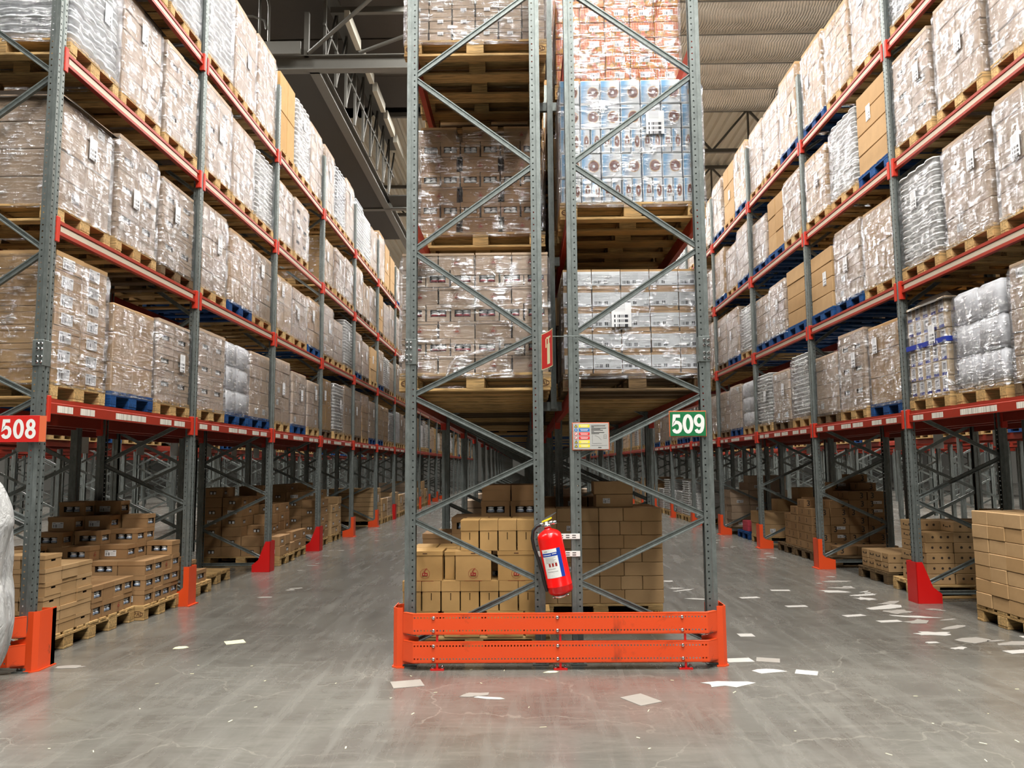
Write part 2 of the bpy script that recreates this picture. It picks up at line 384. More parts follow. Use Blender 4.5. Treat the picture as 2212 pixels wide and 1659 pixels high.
M['film'] = m_film('stretch_film', .05, .03, .72); M['film2'] = m_film('stretch_film_milky', .12, .05, .62)
M['tray'] = m_plain('tray_white', lin(222, 222, 220), .32); M['tray2'] = m_plain('tray_clear', lin(206, 210, 214), .2)
M['bale'] = m_plain('bale_white', lin(214, 216, 222), .4, var=.12)

def m_floor():
    n = NT('concrete_floor'); co = n.coord('Object')
    big = n.noise(co, .55, 5, .6, .4); mid = n.noise(co, 2.6, 6, .7, .8); fine = n.noise(co, 40, 3, .6)
    streak = n.noise(n.coord('Object', (7, .7, 1)), 1.2, 5, .65, .5); arc = n.noise(n.coord('Object', (1.2, 9, 1)), 1.0, 4, .6, 1.5)
    patch = n.noise(co, .9, 8, .62, .6); dirt = n.noise(n.coord('Object', (1.0, 2.2, 1)), 2.1, 9, .72, 1.1)
    c = n.mix(n.ramp(big, .3, .7), C(.150, .147, .133), C(.225, .220, .196))
    c = n.mix(n.math('MULTIPLY', n.ramp(patch, .47, .60), .55), c, C(.098, .088, .078))
    c = n.mix(n.math('MULTIPLY', n.ramp(dirt, .50, .66), .45), c, C(.092, .088, .078))
    c = n.mix(n.math('MULTIPLY', n.ramp(streak, .48, .70), .50), c, C(.26, .256, .232))
    c = n.mix(n.math('MULTIPLY', n.ramp(arc, .52, .72), .40), c, C(.30, .29, .255))
    # hairline cracks
    wv = n.new('ShaderNodeVectorMath', {0: co, 1: n.new('ShaderNodeVectorMath', {0: n.new('ShaderNodeTexNoise', {'Vector': co, 'Scale': 2.2, 'Detail': 5.0}).outputs['Color'], 'Scale': .55}, operation='SCALE').outputs[0]}, operation='ADD').outputs[0]
    vo = n.new('ShaderNodeTexVoronoi', {'Vector': wv, 'Scale': .8}, feature='DISTANCE_TO_EDGE').outputs['Distance']
    vo2 = n.new('ShaderNodeTexVoronoi', {'Vector': wv, 'Scale': 5.5}, feature='DISTANCE_TO_EDGE').outputs['Distance']
    ck = n.math('MULTIPLY', n.math('LESS_THAN', vo, .0045), n.ramp(n.noise(co, .7, 2), .40, .5))
    ck2 = n.math('MULTIPLY', n.math('LESS_THAN', vo2, .012), n.ramp(n.noise(co, 1.1, 3), .48, .58))
    c = n.mix(n.math('MULTIPLY', n.math('MAXIMUM', ck, n.math('MULTIPLY', ck2, .5)), .5), c, C(.34, .325, .28))
    spk = n.math('GREATER_THAN', n.noise(co, 75, 1), .79)
    c = n.mix(n.math('MULTIPLY', spk, .6), c, C(.6, .6, .55))
    c = n.mix(n.math('MULTIPLY', fine, .22), c, C(.10, .095, .085)); c = n.mix(.26, c, C(.02, .01, .0))
    ro = n.math('ADD', n.math('MULTIPLY', patch, .22), n.math('ADD', .12, n.math('MULTIPLY', n.ramp(streak, .4, .7), .08)))
    nor = n.bump(n.math('ADD', n.math('MULTIPLY', streak, .6), n.math('MULTIPLY', fine, .12)), .10, .01)
    return n.fin(n.bsdf(c, ro, normal=nor, spec=.95))
M['floor'] = m_floor()
def m_foil():
    n = NT('ribbed_foil'); k = n.noise(n.coord('Object', (.6, 1.5, 1)), 1.5, 4)
    c = n.mix(n.ramp(k, .3, .7), C(.36, .345, .31), C(.52, .505, .46))
    sx = n.new('ShaderNodeSeparateXYZ', {0: n.coord()}).outputs[0]
    wv = n.math('SINE', n.math('MULTIPLY', n.math('ADD', sx, n.math('MULTIPLY', k, .25)), 90.0))
    return n.fin(n.bsdf(c, .36, .85, normal=n.bump(wv, .55, .012)))
M['foil'] = m_foil()
M['roof'] = m_plain('roof_sheet', lin(62, 56, 50), .7, var=.3); M['roof_lt'] = m_plain('roof_deck_pale', lin(188, 184, 170), .5, .2, var=.15)
M['truss'] = m_plain('truss_grey', lin(92, 90, 84), .55, .2, var=.2); M['wall'] = m_plain('wall_grey', lin(150, 148, 142), .8, var=.15)
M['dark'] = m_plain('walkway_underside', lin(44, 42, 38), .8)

# ------------------------------------------------------------------ the setting
mb = MB(); mb.face([(-34, -26, 0), (34, -26, 0), (34, 80, 0), (-34, 80, 0)])
tag(obj('floor', mb.mesh('floor', M['floor'])), kind='structure')
mb = MB().box(-34, 34, 79, 79.3, 0, 14); tag(obj('wall_back', mb.mesh('wall_back', M['wall'])), kind='structure')
mb = MB().box(-34.3, -34, -26, 79, 0, 14); tag(obj('wall_left', mb.mesh('wall_left', M['wall'])), kind='structure')
mb = MB().box(34, 34.3, -26, 79, 0, 14); tag(obj('wall_right', mb.mesh('wall_right', M['wall'])), kind='structure')
mb = MB().box(-34, 34, -26, 80, 13.9, 14.2); ceil = tag(obj('ceiling', mb.mesh('ceiling', M['roof'])), kind='structure')
# roof purlins and pale trapezoid deck
def deck(x0, x1, y0, y1, z, pitch=.32):
    m = MB(); x = x0
    while x < x1:
        for a, b, za, zb in ((0, .10, 0, 0), (.10, .15, 0, .09), (.15, .27, .09, .09), (.27, .32, .09, 0)):
            m.face([(x + a, y0, z + za), (x + a, y1, z + za), (x + b, y1, z + zb), (x + b, y0, z + zb)])
        x += pitch
    return m
obj('roof_deck', deck(1.6, 20, 24.2, 60, 13.6).mesh('roof_deck', M['roof_lt']), ceil)
obj('roof_deck', deck(-9, 1.5, 26, 60, 13.3).mesh('roof_deck_b', M['roof_lt']), ceil)
pur = MB().box(-14, 20, -.09, .09, -.26, 0).mesh('purlin', M['truss'])
for yy in (12, 15, 18, 21): obj('purlin', pur, ceil, (-3, yy, 13.88))
PANEL = MB().box(-7.5, .8, -1.05, 1.05, -.04, 0).mesh('roof_panel', M['roof'])
for i in range(6): obj('roof_panel', PANEL, ceil, (.1, 13.4 + 2.15 * i, 13.3 + .02 * (i % 2)))
# sagging ribbed foil blankets over the 509 aisle
foil = tag(empty('foil_ceiling', (0, 0, 0)), 'silver ribbed foil blankets sagging under the roof beside the 509 rack', 'ceiling lining', kind='structure')
NB = 9
for i in range(NB):
    m = MB(); ya, yb = 10.6 + 1.5 * i, 10.6 + 1.5 * (i + 1); k = 10
    for j in range(k):
        t0, t1 = j / k, (j + 1) / k; s0, s1 = -.2 * math.sin(PI * t0) ** .8, -.2 * math.sin(PI * t1) ** .8
        m.face([(1.0, ya + (yb - ya) * t0, s0), (9.5, ya + (yb - ya) * t0, s0), (9.5, ya + (yb - ya) * t1, s1), (1.0, ya + (yb - ya) * t1, s1)])
    obj('foil_blanket', m.mesh('foil_blanket', M['foil'], True), foil, (0, 0, 12.5))
    obj('foil_batten', cached('batten', lambda: MB().box(1.0, 9.5, -.025, .025, -.03, .03).mesh('foil_batten', M['steel_dk'])), foil, (0, ya, 12.51))
# trusses beyond the foil
def truss(x0, x1, y, zb, zt, n):
    m = MB().bar((x0, y, zb), (x1, y, zb), .12, .12).bar((x0, y, zt), (x1, y, zt), .12, .12)
    for i in range(n):
        a, b = x0 + (x1 - x0) * i / n, x0 + (x1 - x0) * (i + 1) / n; c = (a + b) / 2
        m.bar((a, y, zb), (c, y, zt), .07, .07).bar((c, y, zt), (b, y, zb), .07, .07).bar((c, y, zb), (c, y, zt), .06, .06)
    return m
for i, (x0, x1, y, zb, zt) in enumerate(((1.5, 14, 26.2, 12.05, 13.5), (1.5, 14, 31.5, 12.1, 13.5), (1.5, 14, 40, 12.0, 13.5), (-9, 1.4, 32.5, 12.0, 13.2))):
    tag(obj('trim_%d' % (i + 1), truss(x0, x1, y, zb, zt, 5).mesh('roof_truss', M['truss'])), kind='structure')
# dark roof walkway over the 508 aisle edge
wk = tag(empty('roof_walkway', (-4.45, 16.4, 10.0)), 'dark steel roof walkway with railing above the 508 rack', 'walkway')
def ibeam(L, axis):
    p = [(-.11, 0), (.11, 0), (.11, .02), (.012, .02), (.012, .30), (.11, .30), (.11, .32), (-.11, .32), (-.11, .30), (-.012, .30), (-.012, .02), (-.11, .02)]
    return MB().prism(p, 0, L, axis)
obj('cross_beam', ibeam(9.0, 'x').mesh('cross_beam', M['truss']), wk, (-4.5, 0, 0))
obj('cross_beam', ibeam(9.0, 'x').mesh('cross_beam_b', M['truss']), wk, (-4.5, 9.4, 0))
obj('long_beam', ibeam(9.3, 'y').mesh('long_beam', M['truss']), wk, (0, .05, 0))
obj('long_beam', ibeam(20, 'y').mesh('long_beam_b', M['truss']), wk, (3.9, .05, 0))
obj('long_beam', ibeam(12, 'y').mesh('long_beam_c', M['truss']), wk, (0, 9.5, 0))
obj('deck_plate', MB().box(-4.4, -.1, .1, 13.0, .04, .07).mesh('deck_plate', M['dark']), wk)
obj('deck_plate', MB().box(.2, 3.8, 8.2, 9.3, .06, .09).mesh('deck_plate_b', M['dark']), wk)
obj('toe_board', MB().box(-3.0, -.2, -.35, -.3, .22, .5).mesh('toe_board', M['truss']), wk)
lat = MB()
for i in range(9):
    y = .3 + 1.05 * i; lat.bar((.15, y, .3), (.15, y, 2.2), .06, .06)
    lat.bar((.15, y, .35), (.15, y + 1.05, 2.1), .05, .05)
lat.bar((.15, .2, 2.2), (.15, 9.6, 2.2), .28, .12).bar((.15, .2, 1.2), (.15, 9.6, 1.2), .05, .05)
obj('lattice', lat.mesh('lattice', M['truss']), wk)
for i in range(5):
    obj('light_slat', MB().box(.5, .62, .6 + 1.7 * i, 1.9 + 1.7 * i, 1.5, 1.75).mesh('slat', M['roof_lt']), wk)
rl = MB()
for x in (-3.1, -2.1, -1.1): rl.cyl((x, -.3, .3), (x, -.3, 1.75), .028, 8)
rl.tube([(-3.8, -.3, 1.75), (-1.3, -.3, 1.75), (-1.1, -.3, 1.7), (-.95, -.3, 1.55), (-.9, -.3, 1.3), (-.9, -.3, .3)], .028)
rl.tube([(-3.8, -.3, 1.1), (-1.25, -.3, 1.1), (-1.0, -.3, 1.0), (-.95, -.3, .8)], .025)
obj('railing', rl.mesh('railing', M['truss'], True), wk)
obj('tie_rod', MB().cyl((-.1, -.1, .35), (2.6, -.4, 2.6), .045, 8).mesh('tie_rod', M['truss'], True), wk)
obj('tie_rod', MB().cyl((1.0, -.1, .35), (4.4, -.3, 1.5), .04, 8).mesh('tie_rod_b', M['truss'], True), wk)
obj('hanger', MB().box(2.85, 2.95, -.1, 0, .3, 3.6).box(2.78, 3.02, -.13, -.1, .3, .7).mesh('hanger', M['truss']), wk)
obj('hanger', MB().box(-.2, -.1, -.1, 0, .3, 1.3).mesh('hanger_b', M['truss']), wk)
for i in range(3): obj('roof_strut', MB().box(0, 4.3, -.06, .06, 0, .14).mesh('roof_strut', M['truss']), wk, (.1, 1.0 + 3.2 * i, 1.9 + .2 * i))

# lamps
lampmesh = MB().prism([(-.12, 0), (.12, 0), (.16, .10), (-.16, .10)], -1.25, 1.25, 'y').mesh('lamp_body', M['lampbody'])
for i, (lx, ly, k) in enumerate(LAMPS):
    L = tag(obj('ceiling_lamp', lampmesh, None, (lx, ly, LAMP_Z)), 'long ceiling lamp hung high over the aisles', 'lamp', 'ceiling lamps over the aisles')
    ld = cached(('lamp', k), lambda: bpy.data.lights.new('lamp_light', 'AREA'))
    ld.shape = 'RECTANGLE'; ld.size = .5; ld.size_y = 2.5; ld.energy = LAMP_W * k; ld.color = (1.0, .972, .92); ld.spread = math.radians(165)
    o = bpy.data.objects.new('lamp_light', ld); COL.objects.link(o); o.parent = L; o.location = (0, 0, -.03)
# ------------------------------------------------------------------ pallet racks
PITCH = 2.8
ZN = [(0, .15), (1, .61), (0, 1.08), (1, 1.535), (0, 2.025), (1, 2.50), (0, 3.18), (1, 3.88), (0, 4.62), (1, 5.35), (0, 6.1), (1, 6.8)]
POST_H = 7.3
def post_profile(m, x, y, s, h, ms, mf, m0, z0=0):
    """open punched upright; front towards +x*s. sheet strips with uv in metres"""
    def strip(a, b, mt, u0=0.0):
        (ax, ay), (bx, by) = a, b; L = math.hypot(bx - ax, by - ay)
        P = [(x + ax * s, y + ay, z0), (x + bx * s, y + by, z0), (x + bx * s, y + by, z0 + h), (x + ax * s, y + ay, z0 + h)]
        m.face(P, mt, [(-L / 2, 0), (L / 2, 0), (L / 2, h), (-L / 2, h)])
    for e in (-1, 1):
        strip((-.040, .022 * e), (-.040, .040 * e), m0); strip((-.040, .040 * e), (.002, .040 * e), ms); strip((.002, .040 * e), (.010, .047 * e), m0)
        strip((.010, .047 * e), (.040, .047 * e), m0); strip((.040, .047 * e), (.040, .016 * e), mf); strip((.040, .016 * e), (.026, .010 * e), m0)
    strip((.026, -.010), (.026, .010), m0)
PMATS = [M['steel'], M['post_side'], M['steel']]
def post_mesh(h=POST_H):
    m = MB(); post_profile(m, 0, 0, 1, h, 1, 2, 0)
    m.box(-.06, .06, -.07, .07, 0, .008, 0)
    return m.mesh('post', [M['steel'], M['post_side'], M['post_front']])
BSEC = [(-.014, -.021), (.014, -.021), (.014, .021), (-.014, .021), (-.014, .013), (-.005, .008), (-.005, -.008), (-.014, -.013)]
def brace_mesh(): return MB().prism(BSEC, 0, 1, 'x').mesh('brace', M['steel'])
def far_frame(s, depth):
    m = MB(); post_profile(m, 0, 0, 1, POST_H, 0, 0, 0); post_profile(m, -depth, 0, -1, POST_H, 0, 0, 0)
    for (a, za), (b, zb) in zip(ZN, ZN[1:]): m.bar((-depth * a, 0, za), (-depth * b, 0, zb), .042, .028)
    return m
BEAM_H = .115
def beam_prof(groove):
    h = BEAM_H
    return [(-.022, 0), (.022, 0), (.022, .026), (.012, .032), (.012, h - .034), (.022, h - .028), (.022, h), (-.022, h)] if groove else [(-.022, 0), (.022, 0), (.022, h - .035), (.014, h - .03), (.014, h), (-.022, h)]
def beam_mesh(groove): return MB().prism(beam_prof(groove), .05, PITCH - .05, 'y').mesh('beam', M['beam'])
def conn_mesh():
    m = MB().prism([(-.02, -.0), (.05, -.0), (.05, .012), (-.008, .012), (-.008, .05), (-.02, .05)], -.075, .135, 'z')
    for k in range(4): m.box(.046, .054, .015, .03, -.05 + k * .05, -.03 + k * .05)
    return m.mesh('connector', M['conn'])
def conn_box(): return MB().cbox(-.03, .028, 0, .044, -.07, .135, .004).mesh('connector', M['conn'])
def spacer_mesh(): return MB().box(-.15, .15, -.02, .02, 0, .10).mesh('row_spacer', M['steel'])
strip_mesh = MB().box(.0125, .0145, 0.12, PITCH - .12, .034, BEAM_H - .036).mesh('label_strip', M['strip'])
def sticker_mesh(L):
    m = MB(); m.face([(.0228, -L / 2, .012), (.0228, L / 2, .012), (.0228, L / 2, .066), (.0228, -L / 2, .066)], 0, [(0, 0), (1, 0), (1, 1), (0, 1)])
    m.box(.0205, .0226, -L / 2, L / 2, .012, .066, 0)
    return m.mesh('sticker', M['sticker'])
def bolt_mesh(): return MB().lathe([(.0, .012), (.008, .011), (.012, .006), (.012, 0)], 8).mesh('bolt', M['chrome'])
def rack(label, xf, xr, Y0, n, levels, near, splice=False):
    s = 1 if xf > xr else -1; depth = abs(xf - xr); rz = 0 if s > 0 else PI
    root = tag(empty('pallet_rack', (xf, Y0, 0)), label, 'pallet rack')
    def rs(o): return o
    for i in range(n + 1):
        y = PITCH * i
        if i <= near:
            for a in (0, 1):
                p = obj('post', cached('post', post_mesh), root, (-s * depth * a, y, 0), (0, 0, (0 if s > 0 else PI) + (PI if a else 0)))
                if a == 0 and i == 0 and splice:
                    obj('splice_sleeve', cached('splice', lambda: MB().cbox(-.043, .044, -.052, .052, 2.27, 2.47, .003).mesh('splice_sleeve', M['steel'])), p)
                    for bz in (2.30, 2.34, 2.40, 2.44):
                        for bx in (.0, .03): obj('bolt', cached('bolt', bolt_mesh), p, (bx, (-.052 if s > 0 else .052), bz), (PI / 2 if s > 0 else -PI / 2, 0, 0))
            for (a, za), (b, zb) in zip(ZN, ZN[1:]):
                x0, x1 = -s * depth * a, -s * depth * b
                ox = .02 if x1 > x0 else -.02
                dx, dz = (x1 - ox) - (x0 + ox), (zb - .012) - (za + .012)
                obj('brace', cached('brace', brace_mesh), root, (x0 + ox, y, za + .012), (0, -math.atan2(dz, dx), 0), (math.hypot(dx, dz), 1, 1))
            obj('brace', cached('brace', brace_mesh), root, (-s * depth if s > 0 else 0, y, .10), (0, 0, 0), (depth, 1, 1))
        else:
            obj('upright_frame', cached(('ff', round(depth, 2)), lambda: far_frame(1, depth).mesh('upright_frame', M['steel'])), root, (0, y, 0), (0, 0, rz))
    for i in range(n):
        y = PITCH * i
        for k, lz in enumerate(levels):
            for a in (0, 1):
                g = k > 0
                x = -s * depth * a + s * (.0 if a == 0 else 0)
                bm = obj('beam', cached(('beam', g), lambda: beam_mesh(g)), root, (x + (s * .012 if a == 0 else -s * .012), y if (s > 0) == (a == 0) else y + PITCH, lz - BEAM_H), (0, 0, 0 if (s > 0) == (a == 0) else PI))
                if a == 0 and i < near + 5:
                    if g: obj('label_strip', strip_mesh, bm)
                    elif i < near + 3:
                        for q in range(3):
                            for e in (-.2, .12): obj('sticker', cached(('st', q), lambda: sticker_mesh((.22, .30, .26)[q])), bm, (0, .5 + .9 * q + e + R.uniform(-.05, .05), 0))
                if a == 0 and i < near + 2:
                    for e in (0, 1):
                        obj('connector', cached('connb', conn_box), bm, (.012, .03 if e == 0 else PITCH - .03 - .044, 0))
                elif i < near and a == 1:
                    for e in (0, 1): obj('connector', cached('connb', conn_box), bm, (.0, .03 if e == 0 else PITCH - .03 - .044, 0))
    return root
NBAY = 20
LV = [2.03, 3.45, 4.85, 6.25]
LC1 = [2.07, 3.49, 4.92, 6.35]; LC2 = [2.07, 3.49, 4.92, 6.35]
X508, Y508 = (-3.70, -4.68), 6.03
XC1, XC2, YC = (-.867, .117), (1.409, .398), 6.18
XR, YR = (4.21, 5.19), 5.95
rack('grey and orange pallet rack that carries the red 508 sign', *X508, Y508, NBAY, LV, 4, True)
rc1 = rack('half of the central double rack on the 508 aisle, beside the extinguisher', *XC1, YC, NBAY, LC1, 3, True)
rc2 = rack('half of the central double rack that carries the green 509 sign', *XC2, YC, NBAY, LC2, 3, True)
rack('grey and orange pallet rack across the aisle from the green 509 sign', *XR, YR, NBAY, LV, 4)
bs = obj('back_stop', MB().box(-.025, .025, -.03, .0, 1.98, 7.2).box(-.025, -.019, 0, .03, 1.98, 7.2).box(.019, .025, 0, .03, 1.98, 7.2).mesh('back_stop', M['steel']), rc1, (1.142, .9, 0))
for lv in (1.97, 3.3, 4.78): obj('row_spacer', cached('spacer', lambda: MB().box(-.09, .09, -.02, .02, 0, .08).mesh('row_spacer', M['steel'])), rc1, (1.127, 1.0, lv))
def back_rack(label, xf, xr, Y0, n, bays0=0):
    s = 1 if xf > xr else -1; depth = abs(xf - xr); rz = 0 if s > 0 else PI
    root = tag(empty('pallet_rack', (xf, Y0, 0)), label, 'pallet rack')
    fr = cached(('bf', round(depth, 2)), lambda: far_frame(1, depth).mesh('upright_frame', M['steel']))
    for i in range(n + 1): obj('upright_frame', fr, root, (0, PITCH * i, 0), (0, 0, rz))
    for i in range(n):
        for k, lz in enumerate(LV[:2]):
            for a in (0, 1):
                f = (s > 0) == (a == 0)
                obj('beam', cached(('beam', False), lambda: beam_mesh(False)), root, (-s * depth * a, PITCH * i if f else PITCH * (i + 1), lz - BEAM_H), (0, 0, 0 if f else PI))
back_rack('pallet rack standing back to back behind the 508 rack', -5.96, -4.98, Y508, 14)
back_rack('pallet rack standing back to back behind the rack opposite 509', 6.47, 5.49, YR, 14)
back_rack('pallet rack one aisle beyond the 508 rack, seen beneath it', -8.78, -9.76, Y508, 16)
back_rack('pallet rack behind the first rack past the sign post aisles', -11.04, -10.06, Y508, 16)
back_rack('pallet rack one aisle beyond the rack opposite 509', 9.29, 10.27, YR, 16)
back_rack('pallet rack behind the first rack beyond the 509 aisles', 11.55, 10.57, YR, 16)
back_rack('pallet rack two aisles beyond the 508 rack', -13.86, -14.84, Y508, 18)
back_rack('pallet rack two aisles beyond the rack opposite 509', 14.37, 15.35, YR, 18)

back_rack('pallet rack on the second double row past the sign post aisles', -16.12, -15.14, Y508, 16)
back_rack('pallet rack on the third double row past the sign post aisles', -18.94, -19.92, Y508, 16)
back_rack('pallet rack on the second double row opposite the green sign', 16.63, 15.65, YR, 16)
back_rack('pallet rack on the third double row opposite the green sign', 19.45, 20.43, YR, 16)
# ------------------------------------------------------------------ pallets
def pallet_boxes():
    bl = []
    for y, wd in ((-.35, .10), (0, .145), (.35, .10)): bl.append(('bottom_board', (-.6, .6, y - wd / 2, y + wd / 2, 0, .022)))
    for x in (-.5275, 0, .5275):
        for y, wd in ((-.35, .10), (0, .145), (.35, .10)): bl.append(('block', (x - .0725, x + .0725, y - wd / 2, y + wd / 2, .022, .1)))
    for x in (-.5275, 0, .5275): bl.append(('cross_board', (x - .0725, x + .0725, -.4, .4, .1, .122)))
    for y, wd in ((-.3275, .145), (-.1735, .10), (0, .145), (.1735, .10), (.3275, .145)): bl.append(('deck_board', (-.6, .6, y - wd / 2, y + wd / 2, .122, .144)))
    return bl
PB = pallet_boxes()
def pallet_mesh(mt, only=None):
    m = MB()
    for nm, b in PB:
        if only is None or nm == only: m.box(*b)
    return m.mesh('pallet', M[mt])
def stamp_curve(): return font_mesh('EPAL', .052, M['inkbrown'], .0002)
def oval_mesh():
    m = MB(); k = 20
    for i in range(k):
        a, b = 2 * PI * i / k, 2 * PI * (i + 1) / k
        m.face([(.062 * math.cos(a), .03 * math.sin(a), 0), (.062 * math.cos(b), .03 * math.sin(b), 0), (.056 * math.cos(b), .025 * math.sin(b), 0), (.056 * math.cos(a), .025 * math.sin(a), 0)])
    return m.mesh('oval', M['inkbrown'])
def pallet_pieces(parent, mt, own):
    """boards and blocks one by one; own: parent is the pallet thing itself, else a part named pallet holds them"""
    if not own:
        parent = obj('pallet', cached(('pcross', mt), lambda: pallet_mesh(mt, 'cross_board')), parent)
    for nm, (x0, x1, y0, y1, za, zb) in PB:
        if nm == 'cross_board' and not own: continue
        dx, dy, dz = x1 - x0, y1 - y0, zb - za
        me = cached(('pp', mt, nm, round(dx, 3), round(dy, 3)), lambda: MB().cbox(-dx / 2, dx / 2, -dy / 2, dy / 2, 0, dz, .003).mesh(nm, M[mt]))
        obj(nm, me, parent, ((x0 + x1) / 2 + R.uniform(-.003, .003), (y0 + y1) / 2, za))
    return parent
def pallet_thing(x, y, rz, mt, label, group='pallets standing on the floor'):
    t = tag(empty('pallet', (x, y, 0.001), rz), label, 'pallet', group); pallet_pieces(t, mt, True); return t

# ------------------------------------------------------------------ cartons
LBL = MB(); LBL.face([(.0006, -.5, -.5), (.0006, .5, -.5), (.0006, .5, .5), (.0006, -.5, .5)], 0, [(0, 0), (1, 0), (1, 1), (0, 1)]); LBL.box(-.0004, .0005, -.5, .5, -.5, .5)
LABEL = LBL.mesh('label', M['label'])
def relabel(mt):
    def f():
        me = LABEL.copy(); me.materials[0] = M[mt]; return me
    return cached(('lbl', mt), f)
def put_label(parent, face, off, zc, wd, ht, mt='label', name='label'):
    """face: '+x','-x','+y','-y' with distance off from the centre"""
    d, tpos = off if isinstance(off, tuple) else (off, 0.0)
    if face == '+x': loc, rz = (d, tpos, zc), 0
    elif face == '-x': loc, rz = (-d, tpos, zc), PI
    elif face == '-y': loc, rz = (tpos, -d, zc), -PI / 2
    else: loc, rz = (tpos, d, zc), PI / 2
    return obj(name, relabel(mt), parent, loc, (0, 0, rz), (1, wd, ht))
def hole_face(m, axis, sgn, half, a0, a1, z0, z1, holes, depth, mt, mi):
    """a wall in the plane axis=sgn*half from a0..a1 by z0..z1 with rectangular openings (b0,b1,c0,c1) side by side, each with a recess behind it"""
    def P(d, a, z):
        return (sgn * (half - d), a, z) if axis == 'x' else (a, sgn * (half - d), z)
    flip = (sgn > 0) != (axis == 'x')
    def q(pts, mm):
        m.face(pts[::-1] if flip else pts, mm)
    cur = a0
    for b0, b1, c0, c1 in holes:
        q([P(0, cur, z0), P(0, b0, z0), P(0, b0, z1), P(0, cur, z1)], mt)
        q([P(0, b0, z0), P(0, b1, z0), P(0, b1, c0), P(0, b0, c0)], mt); q([P(0, b0, c1), P(0, b1, c1), P(0, b1, z1), P(0, b0, z1)], mt)
        q([P(depth, b0, c0), P(depth, b1, c0), P(depth, b1, c1), P(depth, b0, c1)], mi)
        q([P(0, b0, c0), P(0, b1, c0), P(depth, b1, c0), P(depth, b0, c0)], mi); q([P(0, b1, c1), P(0, b0, c1), P(depth, b0, c1), P(depth, b1, c1)], mi)
        q([P(0, b0, c1), P(0, b0, c0), P(depth, b0, c0), P(depth, b0, c1)], mi); q([P(0, b1, c0), P(0, b1, c1), P(depth, b1, c1), P(depth, b1, c0)], mi)
        cur = b1
    q([P(0, cur, z0), P(0, a1, z0), P(0, a1, z1), P(0, cur, z1)], mt)
def carton_mesh(kind, dx, dy, dz, mt):
    m = MB(); hx, hy = dx / 2, dy / 2; e = .0035
    if kind in ('plain',):
        m.cbox(-hx, hx, -hy, hy, 0, dz, min(.006, dz * .04))
        return m.mesh('carton', [M[mt]])
    if kind == 'slit':      # tall box with a fold-over top and a slit under it
        a = dz * .66
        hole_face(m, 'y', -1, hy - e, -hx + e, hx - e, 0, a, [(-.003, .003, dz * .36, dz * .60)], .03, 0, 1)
        m.face([(hx - e, -hy + e, 0), (hx - e, hy - e, 0), (hx - e, hy - e, a), (hx - e, -hy + e, a)]); m.face([(-hx + e, hy - e, 0), (-hx + e, -hy + e, 0), (-hx + e, -hy + e, a), (-hx + e, hy - e, a)])
        m.face([(hx - e, hy - e, 0), (-hx + e, hy - e, 0), (-hx + e, hy - e, a), (hx - e, hy - e, a)]); m.box(-hx, hx, -hy, hy, a, dz)
        return m.mesh('carton', [M[mt], M['card_in']])
    if kind == 'holes':     # carton with round air holes
        m.cbox(-hx, hx, -hy, hy, 0, dz, .005)
        for sy in (-1, 1):
            for t in (-.25, .05, .3): m.cyl((dx * t, sy * (hy - .002), dz * .55), (dx * t, sy * (hy + .0008), dz * .55), .014, 10, 1)
        for sx in (-1, 1):
            for t in (-.25, .22): m.cyl((sx * (hx - .002), dy * t, dz * .55), (sx * (hx + .0008), dy * t, dz * .55), .014, 10, 1)
            m.box(sx * hx - .0008, sx * hx + .0008, -.035, .035, dz * .42, dz * .5, 1)
        return m.mesh('carton', [M[mt], M['card_in']])
    # lidded cartons: the lid stands a little proud of the body
    a = dz * (.70 if kind != 'printed' else .86)
    wx = kind in ('winx', 'winxy'); wy = kind in ('winy', 'winxy'); hs = kind in ('hand',)
    c0, c1 = dz * .26, dz * .67
    for sg in (-1, 1):
        hol = []
        if wx: w2 = min(.085, dy * .34); hol = [(-w2, w2, c0, c1)]
        elif hs: hol = [(-.03, .03, dz * .50, dz * .64)]
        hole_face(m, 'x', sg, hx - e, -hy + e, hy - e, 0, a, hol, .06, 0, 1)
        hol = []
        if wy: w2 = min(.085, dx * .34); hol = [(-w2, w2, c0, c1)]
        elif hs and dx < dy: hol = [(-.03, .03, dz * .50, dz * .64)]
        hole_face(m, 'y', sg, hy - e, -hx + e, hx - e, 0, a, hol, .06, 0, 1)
    m.box(-hx, hx, -hy, hy, a, dz)
    return m.mesh('carton', [M[mt], M['card_in']])
def cmesh(kind, dx, dy, dz, mt):
    return cached(('cm', kind, round(dx, 3), round(dy, 3), round(dz, 3), mt), lambda: carton_mesh(kind, dx, dy, dz, mt))
def jar_mesh():
    m = MB().lathe([(0, 0), (.028, 0), (.031, .012), (.030, .030), (.022, .040), (.022, .052), (.027, .054), (.027, .075), (0, .078)], 12, mats=[0, 0, 1, 0, 0, 0, 0, 0])
    return m.mesh('jar', [M['offwhite'], cached('jb', lambda: m_plain('jar_bluegrey', lin(120, 136, 160), .25))], True)
def jar_red():
    m = MB().lathe([(0, 0), (.028, 0), (.031, .012), (.030, .030), (.022, .040), (.022, .052), (.027, .054), (.027, .075), (0, .078)], 12, mats=[0, 1, 1, 0, 0, 0, 0, 0])
    return m.mesh('jar', [M['offwhite'], cached('jr', lambda: m_plain('jar_red', lin(150, 30, 44), .3))], True)
def jar_plain():
    m = MB().lathe([(0, 0), (.028, 0), (.031, .012), (.030, .030), (.022, .040), (.022, .052), (.027, .054), (.027, .075), (0, .078)], 12)
    return m.mesh('jar', M['offwhite'], True)
JARS = {'b': jar_mesh, 'r': jar_red, 'w': jar_plain}
